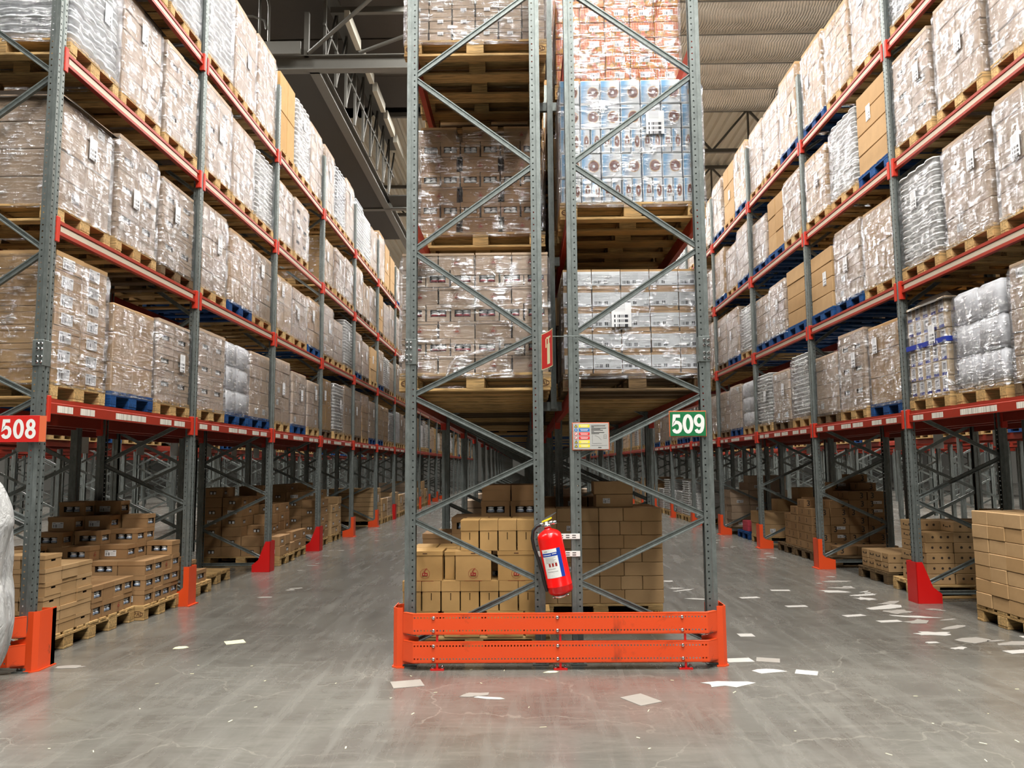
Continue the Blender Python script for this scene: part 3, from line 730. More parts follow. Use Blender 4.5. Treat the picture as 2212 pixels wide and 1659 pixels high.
def put_jars(parent, face, half, dz, along, col='b'):
    for t in (-1, 1):
        g = along * .5 * t
        d = half - .036
        loc = {'+x': (d, g, dz * .26), '-x': (-d, g, dz * .28), '-y': (g, -d, dz * .28), '+y': (g, d, dz * .28)}[face]
        obj('jar', cached(('jar', col), JARS[col]), parent, loc, (0, 0, 0), (1.1, 1.1, dz * .38 / .078))

# ------------------------------------------------------------------ stretch film shells (unit boxes, scaled to the load)
def film_mesh(seed, mt):
    m = MB(); rnd = random.Random(seed); off = Vector((rnd.uniform(0, 90), rnd.uniform(0, 90), rnd.uniform(0, 90)))
    NP, NZ = 56, 22; per = []
    for i in range(NP):
        t = 4.0 * i / NP; k = int(t); u = t - k
        per.append([(-.5 + u, -.5), (.5, -.5 + u), (.5 - u, .5), (-.5, .5 - u)][k])
    def pt(i, j):
        x, y = per[i % NP]; z = j / NZ
        p = Vector((x * 5, y * 3.4, z * 13)) + off
        d = noise.noise(p) * .010 + noise.noise(Vector((x * 14, y * 10, z * 5)) + off) * .007
        r = 1 + .014 + d
        if j >= NZ - 1: r = .985 if j == NZ - 1 else .90
        return (x * r, y * r, (z if j < NZ else (NZ - .6) / NZ))
    o = len(m.v)
    for j in range(NZ + 1):
        for i in range(NP): m.v.append(pt(i, j))
    for j in range(NZ):
        for i in range(NP):
            a = o + j * NP + i; b = o + j * NP + (i + 1) % NP
            m.f.append((a, b, b + NP, a + NP)); m.m.append(0); m.uv.append([(0, 0)] * 4)
    return m.mesh('stretch_wrap', M[mt], True)
def tray_mesh(mt, h=.07):
    """one layer of moulded trays with scalloped rims"""
    m = MB(); pts = []
    def edge(x0, y0, x1, y1, n):
        for i in range(n * 4):
            t = i / (n * 4); k = abs(math.sin(PI * (i % 4) / 4)); ex, ey = (y1 - y0), -(x1 - x0); L = math.hypot(ex, ey)
            pts.append((x0 + (x1 - x0) * t + ex / L * .022 * k, y0 + (y1 - y0) * t + ey / L * .022 * k))
    hx, hy = .565, .365
    edge(-hx, -hy, hx, -hy, 6); edge(hx, -hy, hx, hy, 4); edge(hx, hy, -hx, hy, 6); edge(-hx, hy, -hx, -hy, 4)
    n = len(pts); rings = ((.955, 0), (.965, h * .5), (.985, h * .62), (1.02, h * .68), (1.02, h * .92), (.97, h))
    for k, z in rings: m.v += [(p[0] * k, p[1] * (k - (1 - k) * .5), z) for p in pts]
    for r in range(len(rings) - 1):
        for i in range(n):
            j = (i + 1) % n; m.f.append((r * n + i, r * n + j, r * n + n + j, r * n + n + i)); m.m.append(0); m.uv.append([(0, 0)] * 4)
    m.f.append(tuple((len(rings) - 1) * n + i for i in range(n))); m.m.append(0); m.uv.append([(0, 0)] * n)
    return m.mesh('tray', M[mt], True)
def sheet_mesh():
    m = MB(); k = 10
    for i in range(k):
        for j in range(6):
            def P(a, b):
                x = -.62 + 1.24 * a / k; y = -.42 + .84 * b / 6; z = .05 * math.sin(PI * a / k) * math.sin(PI * b / 6) - (.10 if b in (0, 6) or a in (0, k) else 0) + .012 * noise.noise(Vector((x * 6, y * 6, 0)))
                return (x, y, z)
            m.face([P(i, j), P(i + 1, j), P(i + 1, j + 1), P(i, j + 1)])
    return m.mesh('top_sheet', M['blackfilm'], True)

# kind: carton grid (x, y, layers), look, carton style, material
KD = {
 'b':  dict(g=(2, 2, 5), look='wrapped brown cartons', st='plain', mt='card_pale'),
 'b4': dict(g=(2, 2, 4), look='wrapped tall brown cartons', st='plain', mt='card_pale'),
 'b6': dict(g=(2, 3, 6), look='wrapped small brown cartons', st='plain', mt='card_pale'),
 'k':  dict(g=(1, 2, 3), look='large brown boxes', st='plain', mt='card'),
 'k4': dict(g=(1, 1, 4), look='wide brown boxes', st='plain', mt='card'),
 'w':  dict(g=(2, 2, 7), look='lidded cartons with windows', st='winx', mt='card_pale'),
 'l':  dict(g=(2, 2, 7), look='cartons with white labels', st='lid', mt='card'),
 'o':  dict(g=(2, 2, 2), look='golden brown boxes', st='plain', mt='card_gold'),
 'p':  dict(g=(2, 5, 6), look='blue banded white cartons', st='plain', mt='bluewhite'),
 't':  dict(tray='tray', n=15, look='white ribbed trays'),
 'c':  dict(tray='tray2', n=15, look='clear plastic tubs'),
 's':  dict(g=(2, 2, 3), look='white plastic bales', st='bale', mt='bale'),
 'h':  dict(g=(2, 2, 6), look='cartons with air holes', st='holes', mt='card'),
}
PN = {'W': ('wood', 'wooden'), 'B': ('wood_blue', 'blue'), 'D': ('wood_dk', 'dark')}
NUM = ['one', 'two', 'three', 'four', 'five', 'six', 'seven', 'eight', 'nine', 'ten', 'eleven', 'twelve', 'thirteen']
SLOT = ['near slot', 'middle slot', 'far slot']
def goods_joined(kind, h, seed):
    K = KD[kind]; m = MB(); rnd = random.Random(seed)
    if 'tray' in K:
        for i in range(K['n']):
            hh = h / K['n']; z = hh * i
            m.box(-.57, .57, -.37, .37, z, z + hh * .62); m.box(-.59, .59, -.39, .39, z + hh * .62, z + hh * .95)
        return m.mesh('goods', M[K['tray']])
    gx, gy, gz = K['g']
    for i in range(gx):
        for j in range(gy):
            for k in range(gz):
                a, b, c = 1.18 / gx, .78 / gy, h / gz; x = -.59 + a * i; y = -.39 + b * j
                o = rnd.uniform(-.006, .006); m.box(x + .003 + o, x + a - .003 + o, y + .006 + o, y + b - .006 + o, c * k, c * k + c - .008)
    return m.mesh('goods', M[K['mt']])
def load(x, y, z, s, kind, pal, h, film, detail, label, group, sheet=False, lab=None, face='x'):
    """one pallet with its wrapped goods, standing at x,y,z; s: direction of the aisle it faces"""
    K = KD[kind]; mt, _ = PN[pal]
    t = tag(empty('pallet_load', (x + R.uniform(-.015, .015), y + R.uniform(-.015, .015), z + .002), R.uniform(-.012, .012)), label, 'pallet load', group)
    if detail == 2: pallet_pieces(t, mt, False)
    else: obj('pallet', cached(('pm', mt), lambda: pallet_mesh(mt)), t)
    zt = .144
    if detail == 0:
        hh = round(h, 1); v = R.randrange(3)
        obj('goods', cached(('gj', kind, hh, v), lambda: goods_joined(kind, hh, v)), t, (0, 0, zt)); h = hh
    elif 'tray' in K:
        hh = h / K['n']; me = cached(('tray', K['tray']), lambda: tray_mesh(K['tray']))
        for i in range(K['n']): obj('tray', me, t, (R.uniform(-.008, .008), R.uniform(-.008, .008), zt + hh * i), (0, 0, 0), (1, 1, hh / .07 * 1.02))
    else:
        gx, gy, gz = K['g']; h = round(h / gz, 2) * gz; a, b, c = 1.18 / gx, .78 / gy, h / gz
        for k in range(gz):
            for i in range(gx):
                for j in range(gy):
                    st = K['st']
                    if st == 'winx' and (k % 2 == 0): st = 'lid'
                    if st == 'bale':
                        me = cached(('bale', gx, gy, round(c, 3)), lambda: MB().cbox(-a / 2, a / 2, -b / 2, b / 2, 0, c, .045).mesh('bale', M['bale'], True))
                        nm = 'bale'
                    else: me = cmesh(st, a - .006, b - .010, c - .005, K['mt']); nm = 'carton'
                    cx = -.59 + a * (i + .5) + R.uniform(-.005, .005); cy = -.39 + b * (j + .5) + R.uniform(-.003, .003)
                    co = obj(nm, me, t, (cx, cy, zt + c * k), (0, 0, R.uniform(-.01, .01)))
                    outer = (i == gx - 1) if s > 0 else (i == 0)
                    if outer and detail == 2 and st == 'winx': put_jars(co, '+x' if s > 0 else '-x', (a - .004) / 2, c, min(.075, b * .32), 'w')
                    if outer and kind == 'l': put_label(co, '+x' if s > 0 else '-x', (a / 2 - .001, -.02), c * .42, b * .42, c * .62, 'label')
                    if outer and kind in ('b', 'b4') and R.random() < .3: put_label(co, '+x' if s > 0 else '-x', (a / 2 - .0012, R.uniform(-.06, .06)), c * .5, .11, .08, 'label')
    if kind == 'p': obj('strap', cached('strap', lambda: MB().box(-.605, .605, -.405, .405, 0, .05).mesh('strap', M['tapeblue'])), t, (0, 0, zt + h * .52))
    if film:
        v = R.randrange(5); fm = 'film2' if kind in ('s', 't', 'c') and R.random() < .5 else 'film'
        obj('stretch_wrap', cached(('film', v, fm), lambda: film_mesh(v, fm)), t, (0, 0, .11), (0, 0, 0 if R.random() < .5 else PI), (1.19, .79, h + .05))
    if sheet: obj('top_sheet', cached('tsheet', sheet_mesh), t, (0, 0, zt + h + .06))
    if lab is None: lab = R.random() < .6
    if lab:
        put_label(t, '+x' if s > 0 else '-x', (.607 if film else .593, R.uniform(-.15, .2)), zt + h * R.uniform(.45, .75), .12, .19, 'sheet', 'shipping_label')
    return t

def fill_rack(rname, X, Y0, levels, rows, group, nb, seed):
    """rows[level][bay] -> three slots 'kind+pallet' ; None -> random"""
    s = 1 if X[0] > X[1] else -1; xc = X[0] - s * .585; rr = random.Random(seed)
    kinds = ['b', 'b', 'b4', 'b6', 'w', 'k', 'k4', 'l', 't', 't', 'o', 'b', 's', 'c', 'b4', 'w']
    for k, lz in enumerate(levels):
        for i in range(nb):
            spec = rows[k][i].split() if i < len(rows[k]) else None
            for q in range(3):
                if spec: sp = spec[q]
                else: sp = rr.choice(kinds) + rr.choice('WWWWWBBD')
                if sp == '-': continue
                sheet = sp.endswith('*'); sp = sp.rstrip('*'); hh = None
                if ':' in sp: sp, hh = sp.split(':'); hh = float(hh)
                kind, pal = sp[:-1], sp[-1]
                h = (hh if hh else rr.uniform(.84, 1.06) * (1.0 if k < 3 else 1.1)) * (.94 if k < 3 else 1.0)
                film = i < 8 and not (kind in ('k', 'k4', 'o') and rr.random() < .3)
                d = 2 if i < 2 else (1 if i < 4 else 0)
                lb = f"{KD[kind]['look']} on {PN[pal][1]} pallet, {rname}, bay {NUM[i]}, level {NUM[k]}, {SLOT[q]}"
                load(xc, Y0 + PITCH * i + .5 + .9 * q, lz, s, kind, pal, h, film, d, lb, group, sheet)
NB_THINGS = 10
fill_rack('508 rack', X508, Y508, LV, [
  ['lW:1.08 kB:.86 wW:.92', 'wW:.98 sB:.95 bB:.96', 'bW bB:.9 b4W:.86', 'oD tW bW'],
  ['b4W:1.0* wW:1.06 wD:1.0', 'bW:1.04 kB:1.0 b4W:1.0', 'oW b4W kB:.9', 'bW bW tW'],
  ['cW:1.1 bW:1.04* wW:1.05', 'wW:1.08 bW:1.04 tW:1.0', 'bW wW:.95 -', 'oW b6W b4W'],
  ['bW bW cW:1.2', 'cW:1.2 bW:1.2 bW:1.25', 'oW:1.2 tW:1.2 bW:1.2', 'b6W:1.2 cW:1.1 bW:1.2']], 'wrapped loads on the 508 rack', NB_THINGS, 5)
fill_rack('rack facing 509', XR, YR, LV, [
  ['bD:1.05 sW:1.0 pW:1.0*', 'kB:.98 wW:1.02 b4D:.86', 'tW:1.0 bD:.86 tW:.9', 'sW:.9 bB:.88 bD:.85'],
  ['bW:1.1 b4W:1.08 tW:1.05', 'k4W:1.0 bB:1.02 k4B:.9', 'k4B:.95 bB:.9 bB:.86', 'tW bB b6D'],
  ['b4W:1.1 b4W:1.1 wW:1.05', 'k4B:1.05 tW:1.05 hW:.95', 'bW kB:.95 bB', 'bB bW kB'],
  ['bW:1.1 b4W:1.1 cW:1.2', 'b4W:1.2 hW:1.1 kB:1.15', 'kB:1.2 bW:1.1 b4W:1.1', 'kB:1.15 kW:1.1 bB:1.1']], 'wrapped loads on the rack facing 509', NB_THINGS, 9)
# far bays and the racks beyond: too far to tell the loads apart
def far_stuff(name, label, xc, Y0, bays, levels, seed):
    m = MB(); rr = random.Random(seed); mats = ['wood', 'wood_blue', 'card_pale', 'card', 'card_gold', 'tray', 'bale', 'card_dk']
    for i in bays:
        for lz in levels:
            for q in range(3):
                if rr.random() < .08: continue
                y = Y0 + PITCH * i + .5 + .9 * q; p = 0 if rr.random() < .75 else 1
                for xb in (-.53, 0, .53):
                    for yb in (-.35, 0, .35): m.box(xc + xb - .07, xc + xb + .07, y + yb - .05, y + yb + .05, lz + .02, lz + .1, p)
                m.box(xc - .6, xc + .6, y - .4, y + .4, lz + .1, lz + .144, p); m.box(xc - .6, xc + .6, y - .4, y + .4, lz, lz + .02, p)
                c = rr.choice((2, 2, 2, 3, 4, 5, 5, 6)); h = rr.uniform(.75, 1.08); n = rr.choice((4, 5, 6, 12)) if c != 5 else 14
                for k in range(n):
                    e = rr.uniform(-.012, .004); m.box(xc - .59 - e, xc + .59 + e, y - .39 - e, y + .39 + e, lz + .144 + h * k / n, lz + .144 + h * (k + .93) / n, c)
    tag(obj(name, m.mesh(name, [M[k] for k in mats])), label, 'pallet loads', kind='stuff')
far_stuff('distant_loads', 'distant wrapped loads at the far end of the 508 rack', -4.33, Y508, range(NB_THINGS, NBAY), LV, 1)
far_stuff('distant_loads', 'distant wrapped loads at the far end of the rack facing 509', 4.84, YR, range(NB_THINGS, NBAY), LV, 2)
far_stuff('distant_loads', 'pallets and loads seen beneath the 508 rack, back to back row', -5.53, Y508, range(0, 14), LV[:1], 3)
far_stuff('distant_loads', 'pallets and loads seen beneath the rack facing 509, back row', 6.04, YR, range(0, 14), LV[:1], 4)
far_stuff('distant_loads', 'loads on the rack one aisle beyond the 508 rack', -9.27, Y508, range(0, 16), LV[:2], 5)
far_stuff('distant_loads', 'loads on the rack one aisle beyond the 509 aisles', 9.78, YR, range(0, 16), LV[:2], 6)
far_stuff('distant_loads', 'loads on the rack two aisles beyond the 508 rack', -14.35, Y508, range(0, 18), LV[:2], 7)
far_stuff('distant_loads', 'loads on the rack two aisles beyond the 509 aisles', 14.86, YR, range(0, 18), LV[:2], 8)
far_stuff('distant_loads', 'loads on the rack three aisles beyond the 508 rack', -19.43, Y508, range(0, 16), LV[:2], 12)
far_stuff('distant_loads', 'loads on the rack three aisles beyond the 509 aisles', 19.94, YR, range(0, 16), LV[:2], 13)
far_stuff('distant_loads', 'loads deep inside the central rack on the 508 aisle', (XC1[0] + XC1[1]) / 2, YC, range(2, NBAY), LC1, 10)
far_stuff('distant_loads', 'loads deep inside the central rack on the 509 aisle', (XC2[0] + XC2[1]) / 2, YC, range(2, NBAY), LC2, 11)
#@@PART3
# ------------------------------------------------------------------ loads at the end of the central rack, facing the camera
def emblem_mesh():
    m = MB(); k = 18
    for i in range(k):
        a, b = 2 * PI * i / k, 2 * PI * (i + 1) / k
        m.face([(.034 * math.cos(a), 0, .034 * math.sin(a)), (.034 * math.cos(b), 0, .034 * math.sin(b)), (.032 * math.cos(b), 0, .032 * math.sin(b)), (.032 * math.cos(a), 0, .032 * math.sin(a))], 0)
    m.box(-.019, .019, -.0004, .0004, -.015, .006, 0); m.box(-.012, -.004, -.0008, -.0004, -.009, .001, 1); m.box(.003, .012, -.0008, -.0004, -.010, -.003, 1)
    m.bar((-.008, 0, .012), (.006, 0, .03), .004, .0008, 0).bar((.006, 0, .03), (.014, 0, .036), .004, .0008, 0).bar((-.008, 0, .012), (.004, 0, .008), .004, .0008, 0)
    m.box(-.06, .06, -.0003, .0003, -.05, -.0485, 0)
    return m.mesh('emblem', [M['inkred'], M['card']])
def put_emblem(parent, face, half, zc, sc=1.0, tpos=0):
    if face == '-y': return obj('emblem', cached('emb', emblem_mesh), parent, (tpos, -half - .0008, zc), (0, 0, 0), (sc, 1, sc))
    return obj('emblem', cached('emb', emblem_mesh), parent, ((half + .0008) * (1 if face == '+x' else -1), tpos, zc), (0, 0, PI / 2 if face == '+x' else -PI / 2), (sc, 1, sc))
def front_load(x, y, z, pal, rows, label, group, film, top=None, W=1.18):
    t = tag(empty('pallet_load', (x, y, z + .002), R.uniform(-.006, .006)), label, 'pallet load', group); mt = PN[pal][0]
    p = pallet_pieces(t, mt, False)
    for bx in (-.5275, .5275):
        obj('stamp', cached('stamp', stamp_curve), p, (bx, -.4015, .06), (PI / 2, 0, 0)); obj('stamp_oval', cached('oval', oval_mesh), p, (bx, -.4012, .06), (PI / 2, 0, 0))
    zz = .144
    for ri, (dz, n, st, mat, extra) in enumerate(rows):
        wgap = .0 if extra != 'gap' else .045
        w = (W - wgap * (n - 1)) / n
        for i in range(n):
            me = cmesh(st, w - .007, .386, dz - .004, mat)
            cx = -W / 2 + w * (i + .5) + wgap * i
            co = obj('carton', me, t, (cx + R.uniform(-.003, .003), -.197 + R.uniform(-.006, .003), zz), (0, 0, R.uniform(-.006, .006)))
            if st == 'winy': put_jars(co, '-y', .193 - .0035, dz, min(.075, (w - .004) * .32), extra)
            if extra in ('emb', 'gap'): put_emblem(co, '-y', .193, dz * .42, .8)
            if extra == 'big': put_label(co, '-y', (.1935, .0), dz * .54, w * .97, dz * .66, 'biglabel')
            if extra == 'small': put_label(co, '-y', (.1935, .0), dz * .60, .05, .03, 'sheet')
            if extra == 'bar': put_label(co, '-y', (.1935, .02), dz * .60, .09, .055, 'label')
            if extra == 'tri' and i % 2 == 0: put_label(co, '-y', (.1935, w * .2), dz * .3, .06, .03, 'label')
        for i in range(3): obj('carton', cmesh('plain', W / 3 - .006, .38, dz - .002, 'card_pale' if mat in ('ring', 'oprint') else mat), t, (-W / 2 + W / 3 * (i + .5), .2, zz))
        zz += dz
    h = zz - .144
    if film: obj('stretch_wrap', cached(('film', film, 'film'), lambda: film_mesh(film, 'film')), t, (0, 0, .10), (0, 0, 0), (1.195, .792, h + .06))
    return t, h
xc1, xc2 = (XC1[0] + XC1[1]) / 2, (XC2[0] + XC2[1]) / 2
G9 = 'loads at the end of the central rack'
d = .1395
t, h = front_load(xc1, YC + .49, 2.07, 'W', [(d, 4, 'printed', 'card_pale', 'emb'), (d, 6, 'winy', 'card_pale', 'r')] * 3 + [(d, 4, 'printed', 'card_pale', 'emb')],
  'brown cartons with jar windows and red emblems above the red extinguisher', G9, 21)
put_label(t, '-y', (.413, .2), .95, .12, .16, 'sheet', 'shipping_label') if False else None
def tail(t, pts): obj('film_tail', MB().tube(pts, .012, 7).mesh('film_tail', M['film2'], True), t)
tail(t, [(.12, -.41, .34), (.0, -.42, .30), (-.14, -.425, .27), (-.19, -.43, .22), (-.21, -.44, .15), (-.23, -.44, .08)])
d = .146
front_load(xc1, YC + 1.42, 3.49, 'W', [(d, 3, 'printed', 'card_dk', 'gap'), (d, 6, 'winy', 'card_dk', 'w')] * 3 + [(d, 3, 'printed', 'card_dk', 'gap')],
  'brown cartons showing white bottle necks, second level of the central rack', G9, 22, W=1.12)
front_load(xc1, YC + .62, 4.92, 'W', [(.105, 6, 'lid', 'card_pale', 'small')] * 8, 'pale lidded cartons with small white tags at the top of the central rack', G9, 23)
t, h = front_load(xc2 + .02, YC + .62, 2.07, 'D', [(.172, 5, 'lid', 'card', 'big')] * 5, 'cartons with wide white labels on a dark pallet above the notice board', G9, 24)
put_label(t, '-y', (.412, -.12), .62, .16, .20, 'sheet', 'shipping_label')
t, h = front_load(xc2 + .02, YC + .62, 3.49, 'W', [(.212, 14, 'plain', 'ring', 'tri'), (.212, 7, 'plain', 'ring', '')] * 2 + [(.212, 7, 'plain', 'ring', '')],
  'white and blue cartons printed with brown rings, second level of the central rack', G9, 25)
put_label(t, '-y', (.412, .2), .82, .15, .20, 'sheet', 'shipping_label')
front_load(xc2 + .03, YC + 1.45, 4.92, 'W', [(.155, 5, 'plain', 'oprint', 'bar')] * 7, 'orange and yellow printed cartons at the top of the central rack', G9, 26)
# remaining pallets of the first two bays, seen mostly from below
def inner_load(x, y, z, pal, kind, h, label):
    t = tag(empty('pallet_load', (x, y, z + .002), R.uniform(-.012, .012)), label, 'pallet load', 'loads inside the central rack'); pallet_pieces(t, PN[pal][0], False)
    v = R.randrange(3); obj('goods', cached(('gj', kind, h, v), lambda: goods_joined(kind, h, v)), t, (0, 0, .144)); return t
for nm, xx, lv, slots in (('extinguisher', xc1, (0, 1, 2), ((1, 2, 3, 4, 5), (2, 3, 4, 5), (1, 2, 3, 4, 5))), ('green sign', xc2, (0, 1, 2), ((1, 2, 3, 4, 5), (1, 2, 3, 4, 5), (2, 3, 4, 5)))):
    for k in lv:
        for q in slots[k]:
            b, sl = divmod(q, 3); pal = R.choice('WWWD')
            inner_load(xx, YC + PITCH * b + .52 + .9 * sl + (-.02 if nm == 'green sign' else -.02), LC1[k], pal, R.choice(['b', 'k', 'w']), R.choice([.8, .9, 1.0]),
                       f"load on {PN[pal][1]} pallet inside central rack, {nm} side, level {NUM[k]}, bay {NUM[b]}, {SLOT[sl]}")

# ------------------------------------------------------------------ loose cartons on floor pallets
def three_curve(): return font_mesh('3', .12, M['ink'], .0012)
TX = {'-y': (PI / 2, 0, 0), '+x': (PI / 2, 0, PI / 2), '-x': (PI / 2, 0, -PI / 2)}
def carton_thing(kind, dx, dy, dz, mt, loc, rz, label, group, aisle, ex):
    st = {'three': 'plain', 'lab': 'plain'}.get(kind, kind)
    c = tag(obj('carton', cmesh(st, dx, dy, dz, mt), None, loc, (0, 0, rz)), label, 'carton', group)
    hx, hy = dx / 2, dy / 2
    if kind in ('winx', 'winxy'): put_jars(c, aisle, hx - .0035, dz, min(.085, dy * .34), 'b')
    if kind in ('winy', 'winxy'): put_jars(c, '-y', hy - .0035, dz, min(.085, dx * .34), 'b')
    if kind == 'winx' and R.random() < .7: put_label(c, '-y', (hy, -dx * .12), dz * .42, dx * .42, dz * .42, 'label')
    if kind == 'winy' and R.random() < .5: put_emblem(c, aisle, hx, dz * .40, .8)
    if kind == 'hand' and R.random() < .4: put_label(c, '-y', (hy, -dx * .1), dz * .42, dx * .5, dz * .6, 'label')
    if kind == 'lab' and R.random() < ex: put_label(c, aisle if R.random() < .5 else '-y', ((hx if False else 0) or 0, 0), 0, 0, 0) if False else put_label(c, '-y', (hy + .0004, R.uniform(-.2, .2) * dx), dz * .5, .10, .07, 'label')
    if kind == 'lab' and R.random() < ex * .4: put_label(c, aisle, (hx + .0004, R.uniform(-.2, .2) * dy), dz * .45, .09, .09, 'label')
    if kind == 'three':
        cu = cached('three', three_curve)
        obj('numeral', cu, c, (dx * R.choice((-.25, .22)), -hy - .0006, dz * .5), TX['-y']); obj('numeral', cu, c, ((hx + .0006) * (1 if aisle == '+x' else -1), dy * R.choice((-.2, .2)), dz * .5), TX[aisle], (.7, .7, 1))
        if R.random() < .3: put_label(c, '-y', (hy + .0004, dx * .05), dz * .7, .13, .045, 'label')
    return c
def in_frame(p):
    v = Vector(p) - cam.matrix_world.translation; d = v.dot(fw); return d > 0 and abs(v.dot(ri) / d) < .655
def stack(place, group, look, x0, y0, z0, s, dx, dy, dz, hts, kinds, mt, rnd=1, ex=.3, jit=.006, joined=False):
    """cartons piled on a pallet; those the picture shows are things, the rest of the pile is one object"""
    aisle = '+x' if s > 0 else '-x'; nx, ny = len(hts), len(hts[0]); rest = MB()
    for ix in range(nx):
        for iy in range(ny):
            for k in range(hts[ix][iy]):
                top = k == hts[ix][iy] - 1
                loc = (x0 - s * (ix + .5) * dx + R.uniform(-jit, jit), y0 + (iy + .5) * dy + R.uniform(-jit, jit) * .6, z0 + dz * k)
                seen = (top and loc[2] < 1.3) or ix == 0 or k >= hts[ix - 1][iy] or iy == 0 or k >= hts[ix][iy - 1]
                seen = seen and in_frame((loc[0] + s * dx / 2, loc[1] - dy / 2, loc[2] + dz / 2))
                if joined or not seen:
                    rest.cbox(loc[0] - dx / 2 + .003, loc[0] + dx / 2 - .003, loc[1] - dy / 2 + .003, loc[1] + dy / 2 - .003, loc[2], loc[2] + dz - .002, .004)
                    if joined and seen:
                        xf_ = loc[0] + s * (dx / 2 - .003); yf_ = loc[1] - dy / 2 + .003; win = 'win' in kinds[0]
                        if win and (ix + iy + k) % 2:
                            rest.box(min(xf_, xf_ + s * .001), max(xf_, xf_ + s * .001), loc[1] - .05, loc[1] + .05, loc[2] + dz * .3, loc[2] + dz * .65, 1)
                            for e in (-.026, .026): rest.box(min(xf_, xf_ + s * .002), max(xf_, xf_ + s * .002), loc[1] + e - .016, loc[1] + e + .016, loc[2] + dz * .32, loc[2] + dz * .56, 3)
                        if win and (ix + k) % 2:
                            rest.box(loc[0] - .05, loc[0] + .05, yf_ - .001, yf_, loc[2] + dz * .3, loc[2] + dz * .65, 1)
                            for e in (-.026, .026): rest.box(loc[0] + e - .016, loc[0] + e + .016, yf_ - .002, yf_, loc[2] + dz * .32, loc[2] + dz * .56, 3)
                        elif (ix + k) % 3 == 0: rest.box(loc[0] - .07, loc[0] + .07, yf_ - .001, yf_, loc[2] + dz * .28, loc[2] + dz * .68, 2)
                    continue
                kd = kinds[(ix * 3 + iy * 2 + k * 5 + (k * iy) % 3) % len(kinds)]
                carton_thing(kd, dx - .005, dy - .005, dz - .0015, mt, loc, R.uniform(-.012, .012) * rnd, f"{look}, {place}, layer {NUM[k]}, row {NUM[ix]} from aisle, column {NUM[iy]}", group, aisle, ex)
    if rest.f: tag(obj('carton_pile', rest.mesh('carton_pile', [M[mt], M['card_in'], M['label'], M['offwhite']])), f"rest of the piled cartons, {place}", 'carton pile', kind='stuff')
PT = .146
# under the 508 rack, bay one
pallet_thing(-4.42, 6.80, 0.01, 'wood', 'pallet under hand-slot cartons just behind the 508 sign post')
stack('first pallet under 508', 'hand-slot cartons under 508', 'lidded hand-slot carton', -3.82, 6.42, PT, 1, .2, .24, .1085, [[6, 5, 5], [6, 5, 5], [6, 6, 5], [8, 7, 6], [9, 8, 7], [9, 9, 8]], ['hand', 'hand', 'lid'], 'card')
pallet_thing(-4.42, 7.535, -.005, 'wood', 'pallet under the low two-layer jar cartons, 508 rack')
stack('second pallet under 508', 'jar window cartons under 508', 'jar window carton', -3.83, 7.165, PT, 1, .29, .187, .148, [[2, 2, 2, 2], [2, 2, 2, 2], [2, 3, 3, 3], [4, 4, 4, 4]], ['winx', 'winxy', 'winx', 'lid', 'winy'], 'card_dk')
pc = pallet_thing(-4.33, 8.348, .0, 'wood', 'pallet under the stepped heap of jar cartons, 508 rack')
obj('stamp', cached('stamp', stamp_curve), pc, (.5275, -.4015, .06), (PI / 2, 0, 0)); obj('stamp_oval', cached('oval', oval_mesh), pc, (.5275, -.4012, .06), (PI / 2, 0, 0))
stack('third pallet under 508', 'jar window cartons under 508', 'jar window carton', -3.74, 7.965, PT, 1, .28, .195, .142, [[3, 3, 3, 4], [3, 4, 5, 6], [4, 5, 6, 7], [5, 6, 7, 7]], ['winx', 'winxy', 'winx', 'winy', 'winx', 'winxy'], 'card_dk', 2)
pallet_thing(-4.40, 9.42, .0, 'wood', 'pallet under a few jar cartons just past the second 508 upright')
stack('fourth pallet under 508', 'jar window cartons under 508', 'jar window carton', -3.83, 9.12, PT, 1, .27, .31, .14, [[2, 1], [3, 2], [3, 2]], ['winxy', 'winx'], 'card_dk')
pallet_thing(-4.55, 10.45, .0, 'wood', 'nearly empty pallet standing in the second bay under 508')
pallet_thing(-4.30, 12.62, .0, 'wood', 'pallet under the dark jar cartons beside the wedge guard')
stack('fifth pallet under 508', 'jar window cartons under 508', 'jar window carton', -3.70, 12.22, PT, 1, .3, .27, .148, [[2, 2, 1], [2, 3, 4], [6, 6, 6], [7, 7, 6]], ['winy', 'winx', 'winxy', 'winy'], 'card_dk', joined=True)
pallet_thing(-4.36, 13.5, .0, 'wood', 'pallet behind the wedge guard pallet, third bay under 508')
stack('sixth pallet under 508', 'jar window cartons under 508', 'jar window carton', -3.76, 13.1, PT, 1, .3, .27, .148, [[2, 2, 2], [5, 5, 5], [7, 7, 7]], ['winy', 'winx', 'lid'], 'card_dk', joined=True)
pallet_thing(-4.42, 15.3, .0, 'wood', 'pallet under the tall jar cartons in the fourth bay under 508')
stack('seventh pallet under 508', 'jar window cartons under 508', 'jar window carton', -3.82, 14.9, PT, 1, .3, .27, .146, [[5, 5, 5], [6, 6, 5], [7, 7, 7]], ['winy', 'winx', 'winxy'], 'card_dk', joined=True)
pallet_thing(-4.42, 16.4, .0, 'wood', 'pallet beside the fifth 508 upright')
stack('eighth pallet under 508', 'jar window cartons under 508', 'jar window carton', -3.82, 16.0, PT, 1, .3, .27, .146, [[4, 4, 5], [6, 6, 6], [6, 7, 7]], ['winy', 'winx'], 'card', joined=True)
